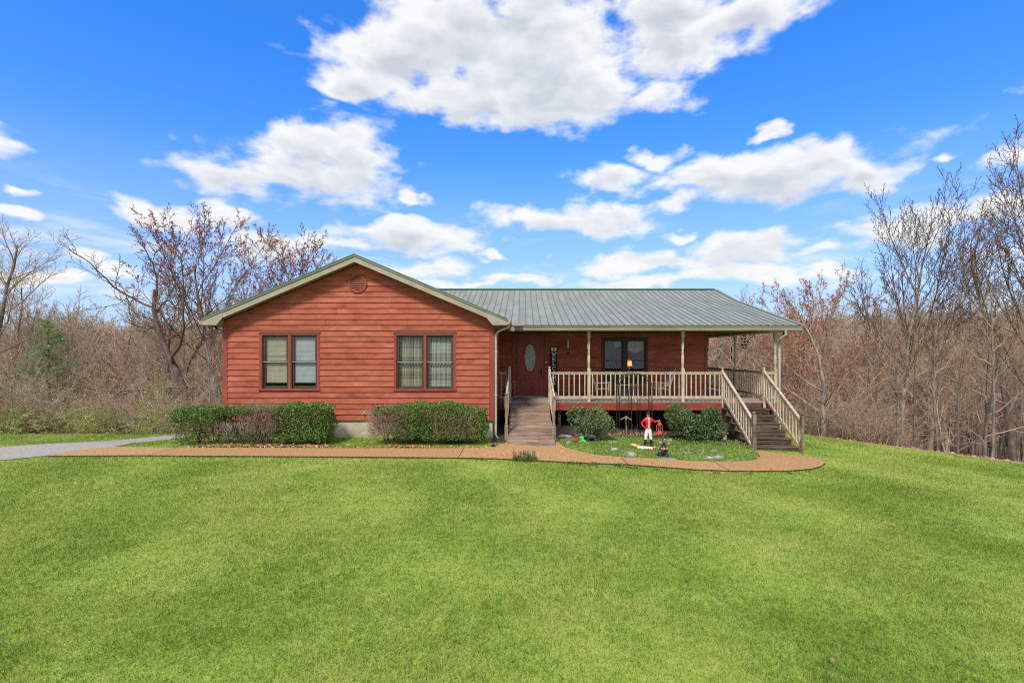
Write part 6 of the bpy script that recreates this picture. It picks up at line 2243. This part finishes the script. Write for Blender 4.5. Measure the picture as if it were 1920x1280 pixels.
def welcome():
    x0, x1 = X(1032.2, Y2 - .1), X(1044.6, Y2 - .1)
    zb = FL + .01; y = Y2 - .10
    r = thing('welcome_sign', 'tall navy board with pale letters spelling WELCOME leaning right of the front door', 'sign', ((x0 + x1) / 2, y, FL))
    zt = Z(650.5, y)
    b = MB(); b.add([(x0, y - .12, zb), (x1, y - .12, zb), (x1, y - .09, zb), (x0, y - .09, zb), (x0, y + .02, zt), (x1, y + .02, zt), (x1, y + .05, zt), (x0, y + .05, zt)],
                    [(3, 2, 1, 0), (4, 5, 6, 7), (0, 1, 5, 4), (1, 2, 6, 5), (2, 3, 7, 6), (3, 0, 4, 7)])
    b.build('board', M['navy'], r)
    def yf(z): return y - .12 + (z - zb) / (zt - zb) * .14 - .004
    for xx in (x0 + .035, x0 + .15):
        m_ = MB(); m_.box(xx, xx + .075, yf(zt - .1) - .008, yf(zt - .1) + .004, zt - .165, zt - .01); m_.build('stripe', M['letter'], r)
        m_ = MB(); m_.box(xx, xx + .075, yf(zb + .2) - .008, yf(zb + .2) + .004, Z(741, y) + .02, Z(741, y) + .13); m_.build('stripe', M['letter'], r)
    G5 = {'W': ['#...#', '#...#', '#.#.#', '#.#.#', '##.##', '.#.#.'], 'E': ['#####', '#...#', '###..', '#....', '#...#', '#####'], 'L': ['##...', '#....', '#....', '#....', '#...#', '#####'],
          'C': ['.####', '#...#', '#....', '#....', '#...#', '.####'], 'O': ['.###.', '#...#', '#...#', '#...#', '#...#', '.###.'], 'M': ['#...#', '##.##', '#.#.#', '#.#.#', '#...#', '#...#']}
    cw = .030; ch = .024
    for k, c in enumerate('WELCOME'):
        zc = Z(664.0 + k * 8.75, y) + ch * 3
        m_ = MB(); xc = (x0 + x1) / 2
        # serif letter drawn as strokes
        def st(x0_, z0_, x1_, z1_, w): m_.bar((xc + x0_, yf(zc) - .004, zc - z0_), (xc + x1_, yf(zc) - .004, zc - z1_), .008, w, up=(0, 0, 1) if abs(z1_ - z0_) < abs(x1_ - x0_) else (1, 0, 0))
        def v(x, z0_, z1_, w=.026): m_.box(xc + x - w / 2, xc + x + w / 2, yf(zc) - .008, yf(zc), zc - z1_, zc - z0_)
        def h(x0_, x1_, z, w=.018): m_.box(xc + x0_, xc + x1_, yf(zc) - .009, yf(zc), zc - z - w / 2, zc - z + w / 2)
        T0, T1 = 0, .145
        if c == 'W':
            h(-.095, -.035, .008); h(.035, .095, .008)
            for a, b in ((-.068, -.035), (0, -.035), (0, .035), (.068, .035)):
                m_.add([(xc + a - .011, yf(zc) - .008, zc - .01), (xc + a + .011, yf(zc) - .008, zc - .01), (xc + b + .011, yf(zc) - .008, zc - T1), (xc + b - .011, yf(zc) - .008, zc - T1)], [(3, 2, 1, 0)])
        elif c == 'E':
            v(-.04, T0, T1); h(-.065, .065, .009); h(-.04, .03, .072); h(-.065, .07, T1 - .009); v(.058, 0, .035, .014); v(.062, T1 - .045, T1, .014); v(.03, .052, .092, .012)
        elif c == 'L':
            v(-.03, T0, T1); h(-.06, .005, .008); h(-.06, .07, T1 - .009); v(.062, T1 - .05, T1, .014)
        elif c == 'M':
            v(-.066, T0, T1, .020); v(.066, T0, T1, .024); h(-.092, -.04, T1 - .008, .016); h(.04, .092, T1 - .008, .016); h(-.092, -.05, .008, .016); h(.05, .092, .008, .016)
            for a, b in ((-.055, 0), (.055, 0)):
                m_.add([(xc + a - .012, yf(zc) - .008, zc - .0), (xc + a + .012, yf(zc) - .008, zc - .0), (xc + b + .012, yf(zc) - .008, zc - .105), (xc + b - .012, yf(zc) - .008, zc - .105)], [(3, 2, 1, 0)])
        else:
            n = 20; a0, a1 = (0, 2 * math.pi) if c == 'O' else (.75, 2 * math.pi - .75)
            v_, f_ = [], []
            for i in range(n + 1):
                t = a0 + (a1 - a0) * i / n
                for rx_, rz_ in ((.066, .074), (.040, .056)):
                    v_.append((xc + rx_ * math.cos(t), yf(zc) - .008, zc - .0725 + rz_ * math.sin(t)))
            for i in range(n): f_.append((2 * i, 2 * i + 1, 2 * i + 3, 2 * i + 2))
            m_.add(v_, f_)
            if c == 'C': v(.056, .008, .05, .014)
        m_.build('letter', M['letter'], r)


welcome()

# doorbell plate and mailbox light beside the door
db = MB(); db.box(-.045, .045, -.02, 0, -.02, .02)
tag(db.build('house_plate', M['letter'], None, at=(X(1024, Y2), Y2 - .03, Z(678.5, Y2))), 'small pale plate on the wall between the door and the welcome sign', 'plate')


def chime(x, y, ztop, label, tubes, length, m_='chime', cat='wind chime', top=.06, clap=True, name='wind_chime'):
    r = thing(name, label, cat, (x, y, ztop))
    L = world_of(r)
    zc = 3.36 if y < 21 else 3.36
    c = MB(); c.tube([(0, 0, 3.39 - ztop), (0, 0, 0)], .003, 4); c.build('cord', M['black'], r, at=L)
    d = MB(); d.lathe([(top, -.01), (top, .005)], n=12); d.build('disc', M['chime'] if m_ == 'chime' else M[m_], r, at=L)
    for k in range(tubes):
        a = 2 * math.pi * k / tubes
        t = MB(); l = length * (1 - .08 * k)
        t.tube([(top * .7 * math.cos(a), top * .7 * math.sin(a), -.05), (top * .7 * math.cos(a), top * .7 * math.sin(a), -l)], .009, 6); t.build('tube', M[m_], r, at=L)
    if clap:
        s = MB(); s.tube([(0, 0, 0), (0, 0, -length - .12)], .002, 4); s.build('string', M['black'], r, at=L)
        s = MB(); s.lathe([(.008, -length - .10), (.035, -length - .17), (.030, -length - .20), (.006, -length - .22)], n=8); s.build('sail', M['black'], r, at=L)


chime(X(1065, 18.3), 18.3, Z(636, 18.3), 'pale slim wind chime hanging between the welcome sign and the first post', 3, .34, 'silver', top=.03, clap=True)
chime(8.75 - 1.2, 20.3, Z(634, 20.3), 'copper tube wind chime hanging at the left in the side porch', 5, .30)
chime(8.75, 20.75 + .1, Z(647, 20.75), 'dark narrow chime hanging against the second side post', 3, .35, 'black', top=.03)


def butterflies():
    x, y = X(1396, 18.6), 18.6
    r = thing('butterfly_mobile', 'dark butterfly mobile hanging in the side porch opening', 'mobile', (x, y, 3.36)); L = world_of(r)
    c = MB(); c.tube([(0, 0, .03), (.01, 0, -.62)], .0025, 4); c.build('cord', M['black'], r, at=L)
    for k, (dx, z, s) in enumerate(((0, -.14, .06), (-.04, -.24, .09), (.06, -.36, .09), (-.02, -.48, .10), (.01, -.58, .07))):
        b = MB()
        for q in (-1, 1):
            b.prism([(dx, z), (dx + q * s, z + s * .55), (dx + q * s * 1.1, z - .01), (dx + q * s * .6, z - s * .6)], 'y', -.003, .003)
        b.build('butterfly', M['black'], r, at=L)


butterflies()
def ring_orn():
    x, y = X(1407, 18.2), 18.2
    r = thing('ring_ornament', 'dark ring shaped ornament hanging right of the butterfly mobile', 'ornament', (x, y, Z(632, y))); L = world_of(r)
    a = MB(); a.tube([(.085 * math.cos(t), 0, .085 * math.sin(t)) for t in [i * 2 * math.pi / 12 for i in range(13)]], .007, 5, cap=False); a.build('ring', M['black'], r, at=L)
    a = MB(); a.tube([(0, 0, .3), (0, 0, -.08)], .006, 4); a.tube([(-.05, 0, .02), (0, 0, -.04), (.05, 0, .02)], .006, 4); a.build('hook', M['black'], r, at=L)


ring_orn()

# lamp glowing inside the porch window
def lamp():
    y = 21.4; x = X(1179.5, y); zs = Z(681, y)
    r = thing('table_lamp', 'lit table lamp with orange shade seen through the porch window', 'lamp', (x, y, zs - .55)); L = world_of(r)
    b = MB(); b.lathe([(.07, 0), (.05, .02), (.03, .1), (.07, .22), (.02, .38), (.015, .45)], n=12); b.build('base', M['tan'], r, at=L)
    s = MB()
    v, f = [], []
    for i in range(20):
        a = 2 * math.pi * i / 20
        v += [(.13 * math.cos(a), .13 * math.sin(a), .44), (.10 * math.cos(a), .10 * math.sin(a), .70)]
    for i in range(20): f.append((2 * i, 2 * ((i + 1) % 20), 2 * ((i + 1) % 20) + 1, 2 * i + 1))
    s.add(v, f); s.build('lamp_shade', M['lamp_shade'], r, at=L, smooth=True)
    t = thing('side_table', 'dark side table under the lit lamp inside the porch window', 'table', (x, y, FL)); L2 = world_of(t)
    a = MB(); a.box(-.3, .3, -.25, .25, zs - .55 - FL - .03, zs - .55 - FL); a.build('tabletop', M['sash'], t, at=L2)
    for dx in (-.26, .26):
        for dy in (-.21, .21):
            l = MB(); l.box(dx - .02, dx + .02, dy - .02, dy + .02, 0, zs - .58 - FL); l.build('leg', M['sash'], t, at=L2)


lamp()
# valance behind the porch window
vl = MB()
vs, fs = [], []
for i in range(41):
    x = W3[0] + .1 + (W3[1] - W3[0] - .2) * i / 40
    u = i / 40
    sag = .30 + .10 * math.sin(u * math.pi * 2 + 2.6) + .12 * abs(math.sin(u * math.pi * 2))
    if u < .30: sag = .02
    vs += [(x, Y2 + .22 + .015 * math.sin(i * 1.3), 3.10), (x, Y2 + .22 + .015 * math.sin(i * 1.3 + 1), 3.10 - sag)]
for i in range(40): fs.append((2 * i, 2 * i + 1, 2 * i + 3, 2 * i + 2))
vl.add(vs, fs)
tag(vl.build('valance', mat('sheer_valance', [(0.40, 0.42, 0.43), (0.55, 0.57, 0.58)], 10, .8, 0, (4, 1, .5), trans=.3), None, smooth=True), 'pale swagged valance hanging inside the top of the porch window', 'curtain')

# security light, faucet
def seclight():
    x, y = X(399, 14.75), 14.78; z = 3.37
    r = thing('security_light', 'black twin floodlight with pale lenses under the left eave', 'light', (x, y, z)); L = world_of(r)
    a = MB(); a.lathe([(.045, -.03), (.05, 0)], n=10); a.box(-.03, .03, -.03, .03, -.10, -.03); a.build('bracket', M['black'], r, at=L)
    for dx, dz, ang in ((-.12, -.10, -.5), (.08, -.07, .5)):
        h = MB(); h.lathe([(.022, -.06), (.045, 0), (.052, .05), (.048, .055)], n=10)
        o = h.build('head', M['black'], r, at=L + Vector((dx, -.03, dz + .02))); o.rotation_euler = (2.0, ang, 0)
        l = MB(); l.blob((0, 0, .05), (.042, .042, .02), nu=10, nv=5)
        l.build('lens', M['white'], o, at=world_of(o)).location = (0, 0, 0)
    s = MB(); s.tube([(.05, .0, -.07), (.16, .02, -.10), (.26, .06, -.14)], .012, 5); s.build('arm', M['black'], r, at=L)


seclight()
def faucet():
    x, z = X(682.5, Y0), Z(774.5, Y0)
    r = thing('garden_faucet', 'small metal faucet sticking out of the siding between the hedges', 'faucet', (x, Y0 - .02, z)); L = world_of(r)
    a = MB(); a.tube([(0, 0, 0), (0, -.07, 0), (0, -.10, -.03)], [.016, .016, .018], 7); a.blob((.0, -.005, 0), (.045, .012, .045), nu=9, nv=5); a.build('spout', M['silver'], r, at=L)
    b = MB(); b.lathe([(.026, 0), (.026, .008)], (.0, -.055, .022), 8); b.build('handle', M['navy'], r, at=L)


faucet()
sb_ = MB(); sb_.blob((0, 0, .05), (.05, .05, .05), nu=9, nv=6); sb_.box(-.06, .06, -.04, .04, 0, .05)
tag(sb_.build('splash_light', M['navy'], None, at=on_ground(925, 839)), 'small dark blue solar light at the foot of the gable downspout', 'garden light')

# porch floor lamp-like motion light near the front downspout
ml = MB(); ml.tube([(0, 0, 0), (0, 0, -.07)], .02, 6); ml.blob((0, -.02, -.10), (.04, .05, .035), nu=8, nv=5)
tag(ml.build('motion_light', M['black'], None, at=(X(1469, 17.7), 17.7, 3.345)), 'small black motion light under the soffit by the corner downspout', 'light')


# wire fences
def fence(pts, h, label, n_mesh=True, gap=2.4, mesh_step=.11):
    r = thing('wire_fence', label, 'fence', (pts[0][0], pts[0][1], gz(*pts[0])))
    P = []
    for a, b in zip(pts, pts[1:]):
        L_ = math.dist(a, b); k = max(1, int(L_ / gap))
        for i in range(k): P.append((a[0] + (b[0] - a[0]) * i / k, a[1] + (b[1] - a[1]) * i / k))
    P.append(pts[-1])
    for x, y in P:
        m_ = MB(); z = gz(x, y); m_.tube([(x, y, z - .2), (x, y, z + h + .05)], .03, 6); m_.build('fence_post', M['galv'], r)
    t = MB(); t.tube([(x, y, gz(x, y) + h) for x, y in P], .02, 5); t.build('top_rail', M['galv'], r)
    w = MB()
    for (x0, y0), (x1, y1) in zip(P, P[1:]):
        L_ = math.dist((x0, y0), (x1, y1)); n = int(L_ / mesh_step)
        for i in range(n):
            for s_ in (1, -1):
                u0 = i / n; u1 = min(1, max(0, u0 + s_ * h * .8 / L_))
                a = (x0 + (x1 - x0) * u0, y0 + (y1 - y0) * u0); b = (x0 + (x1 - x0) * u1, y0 + (y1 - y0) * u1)
                w.bar((*a, gz(*a) + .03), (*b, gz(*b) + h * (.98 if 0 < u1 < 1 else abs(u1 - u0) * L_ / .8)), .004, .004)
    wo = w.build('wire_mesh', M['galv'], r); wo['kind'] = 'stuff'


fence([(9.6, 20.9), (11.3, 20.3), (13.0, 20.2)], .78, 'low chain link fence behind the maple right of the steps')
fence([(-16.8, 20.6), (-13.5, 21.3), (-9.5, 22.3)], .75, 'low wire fence left of the house at the wood edge', mesh_step=.2)


def white_figure():
    p = on_ground(1214, 843.5)
    r = thing('lying_figurine', 'white lying figurine stretched out in front of the jockey statue boots', 'figurine', p, -.1)
    J = {'a': ((0, 0, .06), (.085, .05)), 'b': ((-.14, 0, .065), (.07, .045)), 'c': ((-.24, -.01, .075), (.045, .04)), 'd': ((-.30, -.02, .06), .022), 'e': ((.14, 0, .05), (.075, .045)), 'f': ((.25, -.02, .03), .03), 'g': ((-.16, -.10, .02), .022), 'h': ((.10, -.11, .02), .022)}
    skin_body('body', J, [('a', 'b'), ('b', 'c'), ('c', 'd'), ('a', 'e'), ('e', 'f'), ('b', 'g'), ('e', 'h')], ['breeches'], lambda x, y, z: 0, r)
    for q in (-.03, .03):
        e = MB(); e.blob((-.235, q, .115), (.014, .008, .024), nu=6, nv=5); e.build('ear', M['breeches'], r, at=world_of(r), smooth=True)


white_figure()

# things that would share a label are told apart by their order in the row
_by = {}
for _o in S.objects:
    if 'label' in _o and 'category' in _o: _by.setdefault(_o['label'], []).append(_o)
_ORD = ['first', 'second', 'third', 'fourth', 'fifth', 'sixth', 'seventh', 'eighth', 'ninth', 'tenth', 'eleventh', 'twelfth']
for _l, _os in _by.items():
    if len(_os) < 2: continue
    _os.sort(key=lambda q: math.atan2(q.location.x, max(.1, q.location.y)))
    for _i, _o in enumerate(_os):
        _o['label'] = _l + (', %s of two' % ('left' if _i == 0 else 'right') if len(_os) == 2 else ', %s from left' % _ORD[_i % 12])
